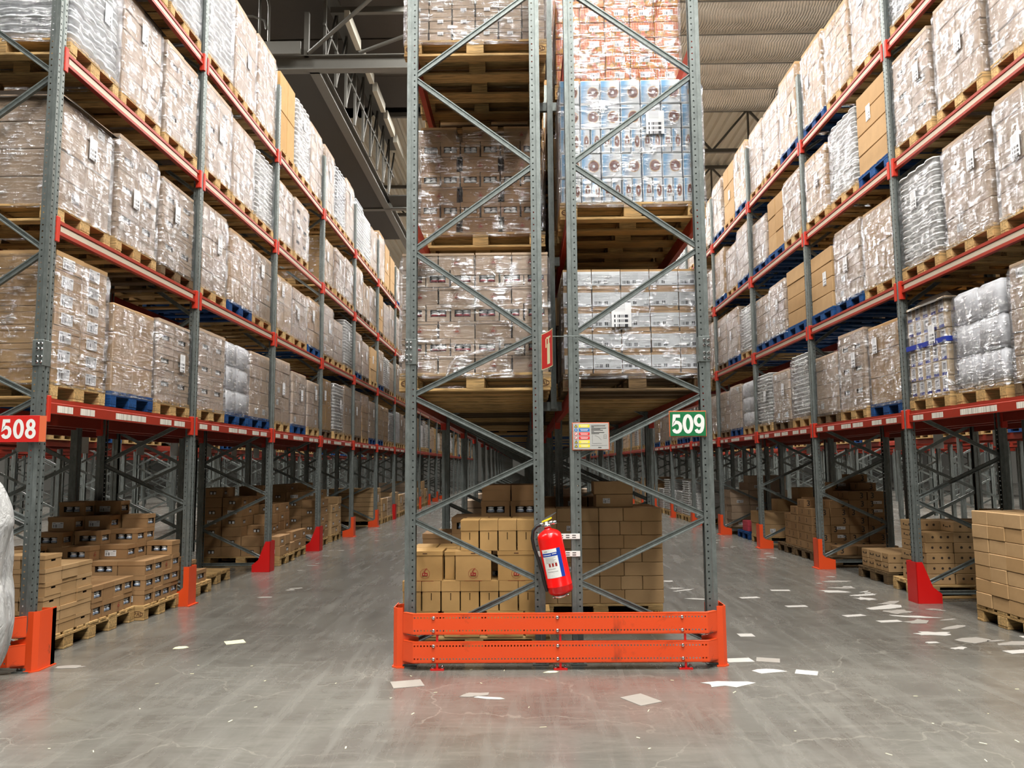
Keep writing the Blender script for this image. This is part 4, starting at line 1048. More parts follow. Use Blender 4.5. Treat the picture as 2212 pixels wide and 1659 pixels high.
# under the rack facing 509
pallet_thing(4.87, 7.37, .0, 'wood', 'pallet under the tall plain carton stack at the picture edge')
stack('first pallet under rack facing 509', 'plain cartons opposite 509', 'plain carton', 4.26, 6.98, PT, -1, .29, .257, .1255, [[7, 7, 7], [7, 7, 7], [6, 7, 7], [6, 6, 7]], ['lab', 'plain', 'plain'], 'card', 1.5, .35)
pallet_thing(4.98, 9.33, .0, 'wood', 'pallet under the air-hole cartons beside the red wedge guard')
stack('air-hole pallet', 'air-hole cartons opposite 509', 'air-hole carton', 4.42, 8.98, PT, -1, .31, .29, .113, [[5, 6], [6, 6], [6, 6], [7, 7]], ['holes'], 'card')
pallet_thing(5.02, 10.40, .02, 'wood_dk', 'pallet under the low double row of air-hole cartons')
stack('low air-hole pallet', 'air-hole cartons opposite 509', 'air-hole carton', 4.45, 9.98, PT, -1, .30, .195, .112, [[2, 2, 2, 2], [2, 2, 2, 2], [2, 2, 2, 2]], ['holes'], 'card')
pallet_thing(5.0, 12.035, .0, 'wood_dk', 'mostly empty pallet before the numeral cartons')
stack('half empty pallet', 'numeral cartons opposite 509', 'numeral carton', 4.55, 11.85, PT, -1, .3, .3, .13, [[1], [1], [1]], ['three'], 'card_dk')
pallet_thing(5.0, 12.85, .0, 'wood_dk', 'pallet under the numeral cartons, near one')
pallet_thing(5.0, 13.70, .0, 'wood_dk', 'pallet under the numeral cartons, far one')
stack('numeral pallets', 'numeral cartons opposite 509', 'numeral carton', 4.42, 12.47, PT, -1, .29, .32, .128, [[5, 6, 5, 4], [6, 6, 6, 6], [7, 7, 8, 6], [7, 8, 9, 7]], ['three'], 'card_dk')
pallet_thing(5.0, 15.3, .0, 'wood', 'pallet under wide plain boxes beside the fourth upright opposite 509')
stack('fourth upright pallet', 'plain boxes opposite 509', 'wide plain carton', 4.40, 14.9, PT, -1, .4, .4, .22, [[2, 2], [2, 3], [3, 4]], ['lab', 'plain'], 'card', 1, .5)
pallet_thing(5.0, 17.65, .0, 'wood_dk', 'pallet under the high crooked carton stack opposite 509')
stack('crooked stack pallet', 'crooked cartons opposite 509', 'crooked plain carton', 4.42, 17.25, PT, -1, .4, .4, .155, [[5, 5], [7, 6], [7, 7]], ['lab', 'plain'], 'card_pale', 4, .6, .02, joined=True)
for k in range(2):
    tag(obj('carton', cmesh('plain', .4, .36, .1, 'pink'), None, (4.65, 16.32, .146 + .1005 * k)), ('lower' if k == 0 else 'upper') + ' pink carton on the blue pallet opposite 509', 'carton', 'pink cartons')
pallet_thing(5.0, 16.30, .0, 'wood_blue', 'blue pallet under two pink cartons opposite 509')
# further floor stock as plain loads
for i in range(5, 9):
    for q in range(3):
        k1 = R.choice(['t', 't', 'w', 'b', 'k']) if i in (6, 7) else R.choice(['w', 'b', 'l', 'k'])
        load(-4.3, Y508 + PITCH * i + .5 + .9 * q, .001, 1, k1, 'W', R.choice([.5, .6, .8]), False, 0, f"{KD[k1]['look']} on a floor pallet, 508 rack, bay {NUM[i]}, {SLOT[q]}", 'floor loads under the 508 rack')
        k2 = 't' if i in (5, 6) else R.choice(['b', 'k', 'w'])
        if i > 4: load(4.86, YR + PITCH * i + .5 + .9 * q, .001, -1, k2, 'W', R.choice([.6, .7, .9]), False, 0, f"{KD[k2]['look']} on a floor pallet, rack facing 509, bay {NUM[i]}, {SLOT[q]}", 'floor loads under the rack facing 509')
# central rack floor stock, 508 side
pallet_thing(-.40, 6.83, .0, 'wood', 'pallet under the emblem boxes at the central rack end')
GF = 'boxes on the floor of the central rack'
def cbox_thing(kind, x0, x1, y0, dy, za, zb, mt, label, emb=False, lab=None):
    c = tag(obj('carton', cmesh(kind, x1 - x0 - .004, dy, zb - za - .002, mt), None, ((x0 + x1) / 2, y0 + dy / 2, za), (0, 0, R.uniform(-.008, .008))), label, 'carton', GF)
    if emb:
        put_emblem(c, '-y', dy / 2, .055, 1.15)
        obj('print_line', cached('pl', lambda: MB().box(-.018, .018, -.0004, .0004, -.004, .004).mesh('print_line', M['inkbrown'])), c, (0, -dy / 2 - .0006, zb - za - .02))
    if lab: put_label(c, '-y', (dy / 2 + .0006, lab), (zb - za) * .5, .07, .05, 'label')
    return c
xs = [-.966 + .1525 * i for i in range(8)]
for i, (a, b) in enumerate(((-.97, -.68), (-.64, -.35), (-.30, -.01), (.0, .2))): cbox_thing('printed', a, b, 6.42, .3, .146, .345, 'card_gold', f"emblem carton, bottom layer behind the orange rail, number {NUM[i]} from the post", True)
for i in range(7): cbox_thing('slit', xs[i], xs[i + 1], 6.42, .3, .3455, .58, 'card_gold', f"tall slit carton in the lower slit layer, number {NUM[i]} from the outer post")
for i, (a, b) in enumerate(((-.93, -.645), (-.55, -.258), (-.214, .089))): cbox_thing('printed', a, b, 6.42, .3, .5805, .812, 'card_gold', f"carton with red round emblem, third layer, number {NUM[i]} from the outer post", True)
cbox_thing('printed', -.642, -.553, 6.50, .25, .5805, .80, 'card_gold', 'narrow carton set back between two emblem cartons')
for i in range(4): cbox_thing('slit', -.506 + .1495 * i, -.506 + .1495 * (i + 1), 6.42, .3, .8125, 1.052, 'card_gold', f"tall slit carton in the top slit layer, number {NUM[i]} from the aisle")
for i in range(2): cbox_thing('plain', -.93 + .2 * i, -.735 + .2 * i, 6.76, .3, .5805, .812, 'card_gold', f"set back plain carton behind the emblem layer, number {NUM[i]}")
for i in range(3): cbox_thing('plain', -.5 + .2 * i, -.305 + .2 * i, 6.76, .3, .8125, 1.04, 'card_gold', f"set back plain carton behind the slit layer, number {NUM[i]}")
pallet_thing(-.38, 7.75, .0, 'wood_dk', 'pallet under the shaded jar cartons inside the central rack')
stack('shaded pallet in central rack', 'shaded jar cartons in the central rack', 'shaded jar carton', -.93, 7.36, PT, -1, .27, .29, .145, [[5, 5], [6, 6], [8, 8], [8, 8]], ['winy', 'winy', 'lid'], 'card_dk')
# 509 side: tall plain stack
pr = pallet_thing(.735, 8.29, .0, 'wood', 'stamped pallet under the plain carton wall beneath 509')
for bx in (.5275, -.5275): obj('stamp', cached('stamp', stamp_curve), pr, (bx, -.4015, .06), (PI / 2, 0, 0))
for k in range(7):
    za = .146 + .131 * k; cuts = [.115, .32, .525, .73, .935, 1.145, 1.35] if k % 2 else [.115, .32, .525, .73, .97, 1.35]
    for i in range(len(cuts) - 1):
        cbox_thing('plain', cuts[i], cuts[i + 1], 7.90, .36, za, za + .131, 'card', f"plain carton beneath the 509 side, layer {NUM[k]}, number {NUM[i]} from the gap", False, .03 if (k, i) in ((2, 1), (5, 1)) else None)
    cbox_thing('plain', .95, 1.35, 8.27, .38, za, za + .131, 'card', f"rear plain carton beneath the 509 side, layer {NUM[k]}")
for k in range(2): cbox_thing('plain', .715 - .02 * k, 1.085, 8.0, .3, 1.064 + .128 * k, 1.191 + .128 * k, 'card', ('lower' if k == 0 else 'upper') + ' of two loose cartons on top of the plain carton wall', False, -.08 if k == 0 else None)
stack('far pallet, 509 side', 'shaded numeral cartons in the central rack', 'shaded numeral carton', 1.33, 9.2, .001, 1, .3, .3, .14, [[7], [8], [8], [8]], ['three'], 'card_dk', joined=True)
for i in range(2, 6):
    for nm, xx in (('extinguisher', xc1), ('green sign', xc2)):
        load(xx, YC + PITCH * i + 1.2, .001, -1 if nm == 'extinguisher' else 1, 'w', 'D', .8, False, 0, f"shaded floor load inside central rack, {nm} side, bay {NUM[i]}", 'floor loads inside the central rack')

# ------------------------------------------------------------------ column guards
def wedge():
    m = MB(); prof = [(.07, 0), (.07, .43), (.0, .43), (-.05, .30), (-.10, .17), (-.19, .10), (-.19, 0)]
    m.prism(prof, -.105, -.098, 'y').prism(prof, .098, .105, 'y').box(.063, .070, -.105, .105, 0, .43); return m.mesh('column_guard', M['guard'])
def elguard():
    m = MB(); prof = [(.075, 0), (.075, .42), (.015, .42), (.015, .20), (-.03, .16), (-.16, .13), (-.16, 0)]
    m.prism(prof, -.10, -.094, 'y').prism(prof, .094, .10, 'y').box(.069, .075, -.10, .10, 0, .42)
    m.box(.07, .10, -.12, .12, 0, .012); return m.mesh('column_guard', M['guard_or'])
ORD = ['first', 'second', 'third', 'fourth', 'fifth', 'sixth', 'seventh', 'eighth', 'ninth', 'tenth', 'eleventh', 'twelfth']
for nm, xf, Y0, rz in (('508 rack', X508[0], Y508, 0), ('rack facing 509', XR[0], YR, PI)):
    for i in range(1, 12):
        wd = (nm[0] == '5' and i in (2, 3, 6)) or (nm[0] == 'r' and i in (1,))
        tag(obj('column_guard', cached('wedge', wedge) if wd else cached('elg', elguard), None, (xf, Y0 + PITCH * i, .0005), (0, 0, rz)),
            ('red wedge' if wd else 'orange red') + f" steel guard at the foot of the {ORD[i]} upright, {nm}", 'column guard', 'column guards')

# ------------------------------------------------------------------ end barriers
def m_rail():
    n = NT('barrier_rail'); co = n.coord(); k = n.noise(co, 4, 6, .7, .5); k2 = n.noise(n.coord('Object', (1.2, 4, 10)), 2, 5, .7)
    c = n.mix(n.math('MULTIPLY', n.ramp(k, .6, .72), .55), lin(230, 78, 30), lin(130, 52, 30)); c = n.mix(n.math('MULTIPLY', n.ramp(k2, .55, .75), .4), c, lin(214, 96, 70))
    return n.fin(perforate(n, n.bsdf(c, .36), .0236, .0058, (-.046, .046)))
M['rail'] = m_rail()
RAIL_L = 2.154
def rail_mesh():
    m = MB(); h = .143; e = .085; b = .075
    def strip(p, q, mt):
        L = math.hypot(q[0] - p[0], q[1] - p[1])
        m.face([(p[0], p[1], 0), (q[0], q[1], 0), (q[0], q[1], h), (p[0], p[1], h)], mt, [(-h / 2, 0), (-h / 2, L), (h / 2, L), (h / 2, 0)])
    hl = RAIL_L / 2
    strip((-hl, 0), (hl, 0), 0); strip((-hl - e, b), (-hl, 0), 1); strip((hl, 0), (hl + e, b), 1)
    pts = [(-hl - e, b), (-hl, 0), (hl, 0), (hl + e, b), (hl + e - .02, b + .02), (hl - .01, .035), (-hl + .01, .035), (-hl - e + .02, b + .02)]
    for z in (0, h): m.prism(pts, z - .003, z + .003, 'z', 1)
    return m.mesh('rail', [M['rail'], M['guard_or']])
def corner_mesh():
    m = MB(); h = .435; x = 0.0
    m.box(0, .006, .03, .24, 0, h)                                   # outer side
    m.prism([(0, .03), (.03, 0), (.034, .004), (.004, .034)], 0, h, 'z')   # angled nose
    m.prism([(.03, 0), (.03, h), (.072, h), (.072, .30), (.080, .262), (.105, .240), (.19, .222), (.19, .03), (.072, .03), (.072, 0)], 0, .006, 'y')
    m.prism([(.0, 0.19), (.0, .24), (.11, .24), (.11, .234), (.03, .234)], .0, h * .98, 'z')
    m.prism([(-.012, .03), (.028, -.012), (.085, -.012), (.085, .012), (.03, .03), (.016, .25), (-.012, .25)], 0, .009, 'z')
    return m.mesh('corner_column', M['guard_or'])
def mirror(me):
    c = me.copy(); c.transform(Matrix.Scale(-1, 4, (1, 0, 0))); c.flip_normals(); return c
corner_l = corner_mesh(); corner_r = mirror(corner_l); railm = rail_mesh()
postm = MB().box(-.008, .008, .005, .012, 0, .40).box(-.05, .05, .0, .06, 0, .01).mesh('rail_post', M['guard'])
nut = MB().lathe([(0, .012), (.009, .0105), (.0125, .006), (.013, 0)], 10).mesh('bolt', M['chrome'], True)
def barrier(xm, y, label):
    t = tag(empty('end_barrier', (xm, y, 0)), label, 'barrier', 'end barriers')
    for zb in (.057, .258):
        rl = obj('rail', railm, t, (0, 0, zb))
        for bx in (-.927, -.019, .89):
            for bz in (.0253, .1177): obj('bolt', nut, rl, (bx, 0, bz), (PI / 2, 0, 0))
    obj('corner_column', corner_l, t, (-1.236, .082, 0)); obj('corner_column', corner_r, t, (1.236, .082, 0))
    for bx in (-.90, .0, .91):
        p = obj('rail_post', postm, t, (bx, .0, 0))
        for e in (-.035, .035): obj('anchor_bolt', nut, p, (e, .03, .01), (0, 0, 0), (1, 1, 2))
    return t
barrier(.257, 5.98, 'orange red perforated double rail barrier across the central rack end')
barrier(.257 - 5.09, 5.90, 'orange red barrier corner at the foot of the 508 sign post')

# ------------------------------------------------------------------ signs
DIG = {'0': [('e', .3, .5, .205, .41)], '8': [('e', .3, .715, .165, .195), ('e', .3, .295, .205, .205)],
 '9': [('e', .3, .665, .205, .245), ('p', [(.505, .665), (.503, .48), (.475, .30), (.42, .165), (.34, .10), (.26, .09), (.17, .12), (.115, .22)])],
 '5': [('p', [(.49, .905), (.17, .905), (.12, .50), (.20, .56), (.29, .585), (.39, .56), (.465, .49), (.50, .38), (.495, .26), (.445, .155), (.36, .10), (.27, .09), (.17, .13), (.11, .23)])]}
def digits(word, h, w, adv, mat):
    m = MB()
    for ci, ch in enumerate(word):
        ox = (ci - len(word) / 2) * adv
        for si, st in enumerate(DIG[ch]):
            if st[0] == 'e': pts = [(st[1] + st[3] * math.cos(2 * PI * i / 28), st[2] + st[4] * math.sin(2 * PI * i / 28)) for i in range(28)]; cl = True
            else: pts = st[1]; cl = False
            P = [Vector((ox + p[0] * h * .92, (p[1] - .5) * h, 0)) for p in pts]; n = len(P); L = []
            for i in range(n):
                a = P[i - 1] if (i or cl) else P[i]; b = P[(i + 1) % n] if (i < n - 1 or cl) else P[i]
                d1 = (P[i] - a).normalized() if (P[i] - a).length else (b - P[i]).normalized(); d2 = (b - P[i]).normalized() if (b - P[i]).length else d1
                nn = Vector((-(d1 + d2).y, (d1 + d2).x, 0)).normalized(); k = w / 2 / max(.5, nn.dot(Vector((-d1.y, d1.x, 0))))
                L.append((P[i] + nn * k, P[i] - nn * k))
            for i in range(n if cl else n - 1):
                a, b = L[i], L[(i + 1) % n]
                q = [a[0], a[1], b[1], b[0]]
                m.face([(v.x, -.0004 - .0005 * si, v.y) for v in q])
    return m.mesh('lettering', mat)
def text_obj(body, size, mat, parent, loc, rot, offset=.0, sx=1.0, name='lettering'):
    return obj(name, font_mesh(body, size, mat, offset, .0008), parent, loc, rot, (sx, 1, 1))
s9 = tag(empty('aisle_sign', (1.262, 6.126, 1.79)), 'green sign reading 509 on the outer post of the central rack', 'sign')
obj('border', MB().cbox(-.142, .142, -.0, .006, -.099, .099, .002).mesh('border', M['signborder']), s9)
obj('panel', MB().cbox(-.136, .137, -.004, .0, -.094, .092, .001).mesh('panel', M['signgreen']), s9)
obj('lettering', digits('509', .150, .0255, .085, M['white']), s9, (.002, -.0045, -.001))
s8 = tag(empty('aisle_sign', (-3.772, 5.95, 1.787)), 'red sign reading 508 on the end post', 'sign')
obj('panel', MB().cbox(-.17, .135, -.003, .003, -.1, .1, .001).mesh('panel', M['signred']), s8)
obj('bent_edge', MB().prism([(.135, -.003), (.135, .003), (.168, .03), (.170, .026)], -.098, .098, 'z').mesh('bent_edge', M['signborder']), s8)
obj('lettering', digits('508', .150, .0255, .092, M['white']), s8, (-.018, -.0035, -.001))
# fire extinguisher sign: a curved red plate standing out from the post
fs = tag(empty('extinguisher_sign', (.150, 6.12, 2.352)), 'curved red sign with a pale extinguisher symbol above the extinguisher', 'sign')
def curved_panel(m, u0, u1, z0, z1, off, mi, k=8, rnd=0):
    def P(u, z):
        yy = -.30 * u; xx = .055 * math.sin(u * PI / 2) + .02 * u
        return Vector((xx - off * .9, yy - off * .3, z))
    for i in range(k):
        a, b = u0 + (u1 - u0) * i / k, u0 + (u1 - u0) * (i + 1) / k
        za = z0 + (rnd * max(0, a - .75) ** 1.5); zb = z0 + (rnd * max(0, b - .75) ** 1.5)
        m.face([P(a, za), P(b, zb), P(b, z1), P(a, z1)], mi)
mm = MB(); curved_panel(mm, 0, 1, -.14, .14, .0, 0); curved_panel(mm, 0, 1, -.14, .14, .003, 0)
obj('panel', mm.mesh('panel', M['glow']), fs)
mm = MB(); curved_panel(mm, .03, .97, -.134, .134, .0036, 0)
obj('field', mm.mesh('field', M['signred']), fs)
mm = MB(); curved_panel(mm, .42, .66, -.11, .045, .0042, 0, 4); curved_panel(mm, .48, .60, .045, .085, .0042, 0, 3); curved_panel(mm, .36, .72, .085, .098, .0042, 0, 3); curved_panel(mm, .30, .38, .02, .09, .0042, 0, 2)
obj('symbol', mm.mesh('symbol', M['glow']), fs)
obj('bracket', MB().cyl((.0, -.02, .12), (.30, -.02, .12), .004, 6).mesh('bracket', M['steel']), fs)
# notice board
nb = tag(empty('notice_board', (.5185, 6.127, 1.70)), 'grey rack safety notice with coloured warning rows and orange edge', 'notice board')
obj('border', MB().cbox(-.1425, .1425, 0, .005, -.106, .106, .002).mesh('border', M['signborder']), nb)
obj('panel', MB().cbox(-.136, .136, -.003, 0, -.100, .100, .001).mesh('panel', M['grey']), nb)
for i, c in enumerate(('yellow', 'blue', 'nred', 'nred', 'yellow', 'yellow')):
    zc = .080 - .0305 * i
    rw = obj('warning_row', cached(('wr', c), lambda: MB().box(-.041, .041, -.0008, 0, -.0115, .0115).mesh('warning_row', M[c])), nb, (-.050, -.003, zc))
    obj('fine_print', cached('fp', lambda: MB().box(-.03, .03, -.0003, 0, .002, .005).box(-.026, .026, -.0003, 0, -.006, -.003).mesh('fine_print', M['white'])), rw, (0, -.0008, 0))
    if c == 'yellow': me = cached('ptri', lambda: MB().prism([(-.012, -.010), (.012, -.010), (0, .012)], -.001, 0, 'y').prism([(-.006, -.007), (.006, -.007), (0, .004)], -.0014, -.001, 'y', 1).mesh('pictogram', [M['ink'], M['yellow']]))
    elif c == 'blue': me = cached('pblue', lambda: MB().cyl((0, 0, 0), (0, -.001, 0), .012, 16).box(-.002, .002, -.0014, -.001, -.007, .007, 1).mesh('pictogram', [M['blue'], M['white']]))
    else: me = cached('pred', lambda: MB().cyl((0, 0, 0), (0, -.001, 0), .012, 16).cyl((0, -.001, 0), (0, -.0014, 0), .009, 16, 1).bar((-.006, -.0016, .006), (.006, -.0016, -.006), .003, .0006).mesh('pictogram', [M['nred'], M['white']]))
    obj('pictogram', me, nb, (-.113, -.003, zc))
pr_ = MB()
for i in range(9): pr_.box(.004, .004 + (.12, .108, .02, .115, .07, .09, .02, .10, .06)[i], -.0034, -.003, .088 - .0085 * i - (.002 if i else -.002), .0905 - .0085 * i)
for i in range(12):
    a, b = i / 12, (i + 1) / 12; pr_.bar((.03 + .05 * a, -.0032, .005 - .035 * a * a), (.03 + .05 * b, -.0032, .005 - .035 * b * b), .0014, .0006)
pr_.bar((.012, -.0032, -.055), (.012, -.0032, .01), .0014, .0006).bar((.012, -.0032, -.055), (.085, -.0032, -.055), .0014, .0006)
for z in (.012, -.002, -.016): pr_.bar((.10, -.0032, z), (.118, -.0032, z), .0012, .0006)
pr_.bar((.10, -.0032, -.02), (.10, -.0032, .012), .0012, .0006).bar((.118, -.0032, -.02), (.118, -.0032, .012), .0012, .0006).box(.004, .125, -.0034, -.003, -.0705, -.069).box(.055, .08, -.0036, -.003, -.088, -.083)
tag(obj('diagram_print', pr_.mesh('diagram_print', M['ink']), nb), kind='stuff')

# ------------------------------------------------------------------ fire extinguisher
fe = tag(empty('fire_extinguisher', (.272, 6.03, .545)), 'red fire extinguisher with blue and white label hanging askew on the rack', 'fire extinguisher')
fe.rotation_euler = (0, -math.radians(11.5), 0)
rr_ = .093
obj('cylinder', MB().lathe([(0, .012), (.05, 0), (.082, .0), (rr_, .02), (rr_, .052), (rr_ + .002, .055), (rr_ + .002, .058), (rr_, .061), (rr_, .405), (.088, .432), (.070, .452), (.045, .466), (.026, .474), (.024, .49), (0, .49)], 32).mesh('cylinder', M['red'], True), fe)
vl = obj('valve', MB().lathe([(0, .488), (.03, .488), (.03, .505), (.022, .508), (.020, .53), (0, .53)], 14).box(-.05, .045, -.012, .012, .505, .525).cyl((.03, 0, .512), (.075, 0, .512), .014, 10).mesh('valve', M['chrome'], True), fe)
obj('lever', MB().prism([(-.045, .525), (-.03, .53), (.085, .578), (.088, .586), (.02, .566), (-.045, .54)], -.011, .011, 'y').mesh('lever', M['chrome']), fe)
obj('safety_tag', MB().prism([(-.035, .530), (-.03, .54), (.045, .556), (.047, .546), (.01, .534)], -.016, -.012, 'y').mesh('safety_tag', M['yellow']), fe)
obj('hose', MB().tube([(-.045, 0, .515), (-.075, -.005, .512), (-.11, -.01, .485), (-.128, -.012, .43), (-.13, -.012, .36), (-.115, -.01, .27), (-.108, -.008, .18), (-.107, -.008, .08), (-.10, -.006, .03)], .0125, 10).mesh('hose', M['black'], True), fe)
def patch(a0, a1, z0, z1, r, mt, nm, par):
    m = MB(); k = 10
    for i in range(k):
        a, b = a0 + (a1 - a0) * i / k, a0 + (a1 - a0) * (i + 1) / k
        m.face([(r * math.sin(a), -r * math.cos(a), z0), (r * math.sin(b), -r * math.cos(b), z0), (r * math.sin(b), -r * math.cos(b), z1), (r * math.sin(a), -r * math.cos(a), z1)])
    return obj(nm, m.mesh(nm, M[mt], True), par)
lb = patch(-.98, .42, .125, .335, rr_ + .0006, 'white', 'label', fe)
patch(.30, .62, .125, .335, rr_ + .0010, 'dkblue', 'label_band', lb); patch(-.98, .30, .283, .308, rr_ + .0011, 'dkblue', 'label_band', lb)
for i, (a0, a1, z0, z1) in enumerate(((-.75, -.45, .318, .324), (-.9, -.2, .292, .297), (-.1, .25, .296, .301))): patch(a0, a1, z0, z1, rr_ + .0014, 'grey' if i == 0 else 'white', 'label_print', lb)
for i in range(3): patch(-.55 + .26 * i, -.39 + .26 * i, .207, .232, rr_ + .0013, 'inkred', 'label_picture', lb)
for i in range(7): patch(-.75, -.05 if i % 2 else .1, .272 - .009 * i if i < 5 else .19 - .02 * (i - 5), .275 - .009 * i if i < 5 else .193 - .02 * (i - 5), rr_ + .0013, 'grey', 'label_print', lb)
obj('base_clamp', MB().lathe([(.03, -.035), (.055, -.03), (.055, -.01), (.03, -.005)], 14).box(-.06, .06, -.02, .02, -.034, -.022).mesh('base_clamp', M['chrome'], True), fe, (-.01, .02, 0))
for k, zc in enumerate((.945, .815)):
    br = tag(obj('mounting_bar', MB().cbox(-.155, .165, 0, .006, -.02, .02, .001).mesh('mounting_bar', M['white']), None, (.258, 6.128, zc)), ('upper' if k == 0 else 'lower') + ' white slotted bar holding the extinguisher between the posts', 'bracket', 'extinguisher mounting bars')
    for i in range(6): obj('slot', cached('slot', lambda: MB().box(-.014, .014, -.0006, 0, .005, .011).box(-.014, .014, -.0006, 0, -.011, -.005).mesh('slot', M['ink'])), br, (-.12 + .048 * i, 0, 0))

# ------------------------------------------------------------------ white plastic cover hanging at the 508 end
def cover():
    m = MB(); n, k = 90, 60
    prof = [(0, .30), (.2, .36), (.45, .42), (.62, .425), (.75, .40), (.88, .415), (1.0, .42), (1.12, .425), (1.22, .39), (1.32, .34), (1.40, .29), (1.46, .18), (1.48, 0.0)]
    def rad(z):
        for (a, ra), (b, rb) in zip(prof, prof[1:]):
            if z <= b: return ra + (rb - ra) * (z - a) / (b - a)
        return 0
    for j in range(k + 1):
        z = 1.48 * j / k; r = rad(z)
        for i in range(n):
            a = 2 * PI * i / n; q = noise.noise(Vector((math.cos(a) * 2.2, math.sin(a) * 2.2, z * 1.6))) * .06 + noise.noise(Vector((math.cos(a) * 7, math.sin(a) * 7, z * 1.2 + 4))) * .035 + noise.noise(Vector((math.cos(a) * 16, math.sin(a) * 16, z * 2.5 + 9))) * .012
            rr = max(0, r + q * min(1, r / .2)); m.v.append((rr * math.cos(a), rr * math.sin(a), z + .02 * noise.noise(Vector((a, z * 3, 2))) * (0 < j < k)))
    for j in range(k):
        for i in range(n):
            a = j * n + i; b = j * n + (i + 1) % n; m.f.append((a, b, b + n, a + n)); m.m.append(0); m.uv.append([(0, 0)] * 4)
    return m.mesh('plastic_cover', M['plastic_white'], True)
tag(obj('plastic_cover', cover(), None, (-3.87, 5.30, .002)), 'crumpled white plastic cover bulging in front of the 508 end barrier', 'plastic cover')

# ------------------------------------------------------------------ paper scraps on the floor
def scrap(n, rx, ry, rag, seed):
    rnd = random.Random(seed); m = MB(); pts = []
    for i in range(n):
        a = 2 * PI * (i + rnd.uniform(-.2, .2)) / n; k = 1 + rnd.uniform(-rag, rag); pts.append((rx * k * math.cos(a), ry * k * math.sin(a)))
    return m.prism(pts, 0, .0012, 'z')
def sheet(wx, wy): return MB().prism([(-wx / 2, -wy / 2), (wx / 2, -wy / 2), (wx / 2, wy / 2), (-wx / 2, wy / 2)], 0, .0012, 'z')
def paper(me, x, y, rz, mt, label, group=None): return tag(obj('paper_scrap', me.mesh('paper_scrap', M[mt]), None, (x, y, .0008), (0, 0, rz)), label, 'paper scrap', group)
paper(sheet(.21, .17), -.81, 5.63, .3, 'paper_pink', 'greyed paper sheet on the floor below the left barrier corner')
paper(scrap(8, .09, .05, .3, 2), -.34, 5.36, .4, 'paper_pink', 'torn grey scrap touching a white strip before the barrier')
paper(scrap(7, .11, .028, .25, 3), -.24, 5.29, -.2, 'paper', 'white torn strip on the floor before the barrier')
paper(sheet(.17, .21), .73, 5.24, .55, 'paper_pink', 'pale square paper lying on the dark floor before the barrier')
paper(scrap(6, .06, .03, .2, 4), .19, 5.93, .2, 'paper_yel', 'small yellowish paper against the barrier foot')
paper(sheet(.16, .14), -2.48, 6.97, .5, 'paper_yel', 'cream paper sheet in the middle of the 508 aisle')
paper(scrap(7, .06, .05, .25, 5), -2.86, 6.76, .2, 'paper_yel', 'small cream scrap beside the cream sheet, 508 aisle')
paper(scrap(12, .10, .045, .35, 6), -3.43, 6.14, .1, 'paper_pink', 'grey stained scrap near the 508 barrier corner')
paper(scrap(9, .13, .06, .3, 7), 1.74, 5.93, .2, 'paper', 'ragged white sheet beside the right barrier corner')
paper(sheet(.15, .12), 2.0, 5.88, -.4, 'paper', 'torn white label next to the ragged sheet, right of the barrier')
paper(scrap(14, .15, .07, .4, 8), 1.36, 5.60, .1, 'paper', 'shredded white paper below the right barrier corner')
paper(sheet(.2, .12), 1.62, 6.25, .1, 'paper', 'white sheet touching the right barrier column')
paper(sheet(.17, .13), 1.84, 6.25, -.3, 'paper_pink', 'greyish sheet a step right of the barrier column')
paper(sheet(.13, .12), 1.92, 7.14, .0, 'paper', 'square white label in the 509 aisle past the barrier')
paper(sheet(.20, .10), 3.86, 6.48, .2, 'paper', 'crumpled white sheet at the right picture edge')
for i, (x, y) in enumerate(((3.21, 8.01), (3.42, 7.72), (2.83, 8.54), (2.5, 9.1), (3.0, 9.6))):
    paper(sheet(.22, .09), x, y, R.uniform(-.3, .3), 'paper', f"white paper strip on the 509 aisle floor, number {NUM[i]} going away")
rs = random.Random(3)
for i in range(46):
    y = 6.6 + 14 * rs.random() ** 1.4; x = 4.28 - abs(rs.gauss(0, .42)) - .02 * (y - 6.6)
    if i < 12: x, y = 4.05 - rs.random() * .5, 6.9 + i * .26
    big = i < 14
    paper(scrap(rs.choice((7, 9, 12, 15)), (.17 if big else .08) * rs.uniform(.5, 1.2), (.085 if big else .035) * rs.uniform(.5, 1.2), .4, 100 + i), x, y, rs.uniform(-.5, .9), rs.choice(('paper', 'paper_pink', 'paper_pink')), 'torn white paper littering the floor along the rack facing 509', 'paper litter along the rack facing 509')
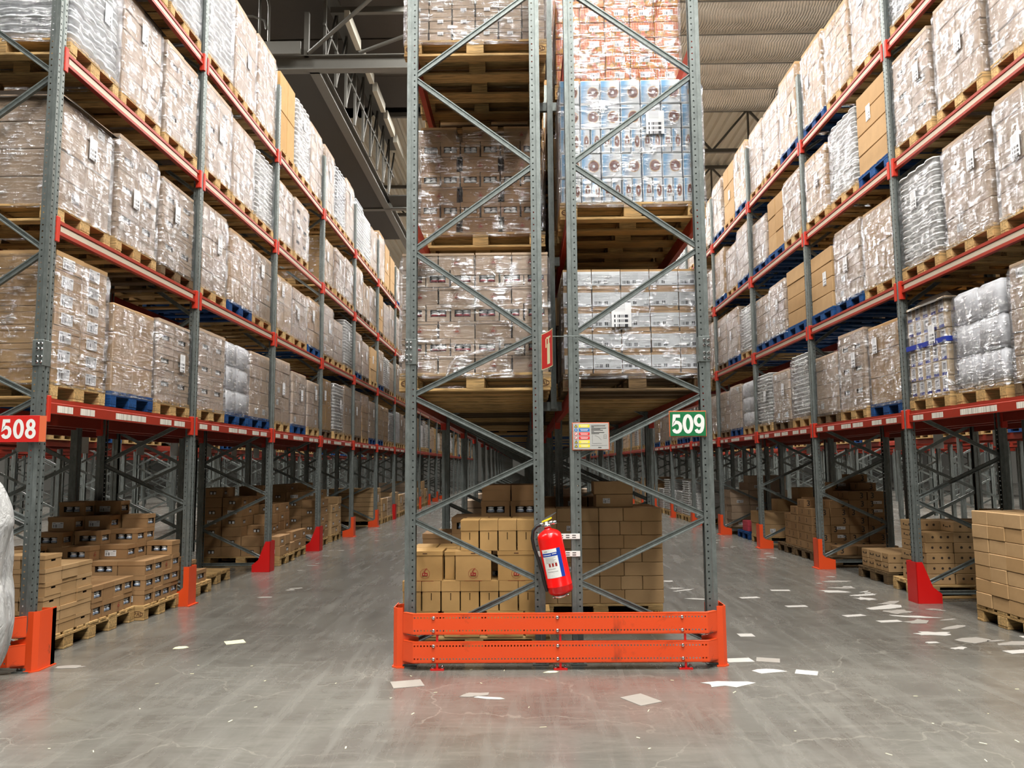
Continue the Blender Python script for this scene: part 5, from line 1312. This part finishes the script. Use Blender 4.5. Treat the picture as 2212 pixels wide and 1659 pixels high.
for i in range(16):
    y = 7.4 + 12 * rs.random(); x = 1.62 + rs.random() * .35
    paper(scrap(rs.choice((7, 9, 12)), .12 * rs.uniform(.5, 1.3), .06 * rs.uniform(.5, 1.2), .4, 200 + i), x, y, rs.uniform(-.4, .8), 'paper', 'torn white paper littering the floor along the 509 side', 'paper litter along the 509 side')
for i in range(14):
    y = 8.5 + 12 * rs.random(); x = -3.55 + rs.random() * .8
    paper(scrap(rs.choice((5, 7, 9)), .10 * rs.uniform(.5, 1.2), .05 * rs.uniform(.5, 1.2), .3, 300 + i), x, y, rs.uniform(-.4, .8), 'paper_pink', 'torn paper littering the floor along the 508 rack', 'paper litter along the 508 rack')
m = MB()
for i in range(70):
    x, y = rs.uniform(-3, 3.6), rs.uniform(2.6, 6.2); a = rs.uniform(0, PI); l, w_ = rs.uniform(.004, .02), rs.uniform(.0015, .004)
    dx_, dy_ = math.cos(a), math.sin(a); m.prism([(x - dx_ * l - dy_ * w_, y - dy_ * l + dx_ * w_), (x + dx_ * l - dy_ * w_, y + dy_ * l + dx_ * w_), (x + dx_ * l + dy_ * w_, y + dy_ * l - dx_ * w_), (x - dx_ * l + dy_ * w_, y - dy_ * l - dx_ * w_)], 0, .0012, 'z')
tag(obj('floor_crumbs', m.mesh('floor_crumbs', M['paper_yel'])), 'tiny paper crumbs strewn over the foreground concrete', 'litter', kind='stuff')
# white tags hanging from the beams of the racks behind
tagm = MB().cbox(-.002, .002, -.07, .07, -.22, 0, .0005).mesh('hanging_tag', M['white'])
for i in range(10):
    tag(obj('hanging_tag', tagm, None, (-5.93, Y508 + .7 + 1.37 * i + rs.uniform(-.2, .2), 1.913), (0, 0, rs.uniform(-.9, -.3))), 'white paper tag hanging from the beam behind the 508 rack', 'tag', 'hanging tags behind the 508 rack')
    tag(obj('hanging_tag', tagm, None, (6.44, YR + 2.4 + 1.37 * i + rs.uniform(-.2, .2), 1.913), (0, 0, rs.uniform(.3, .9))), 'white paper tag hanging from the beam behind the rack facing 509', 'tag', 'hanging tags behind the rack facing 509')
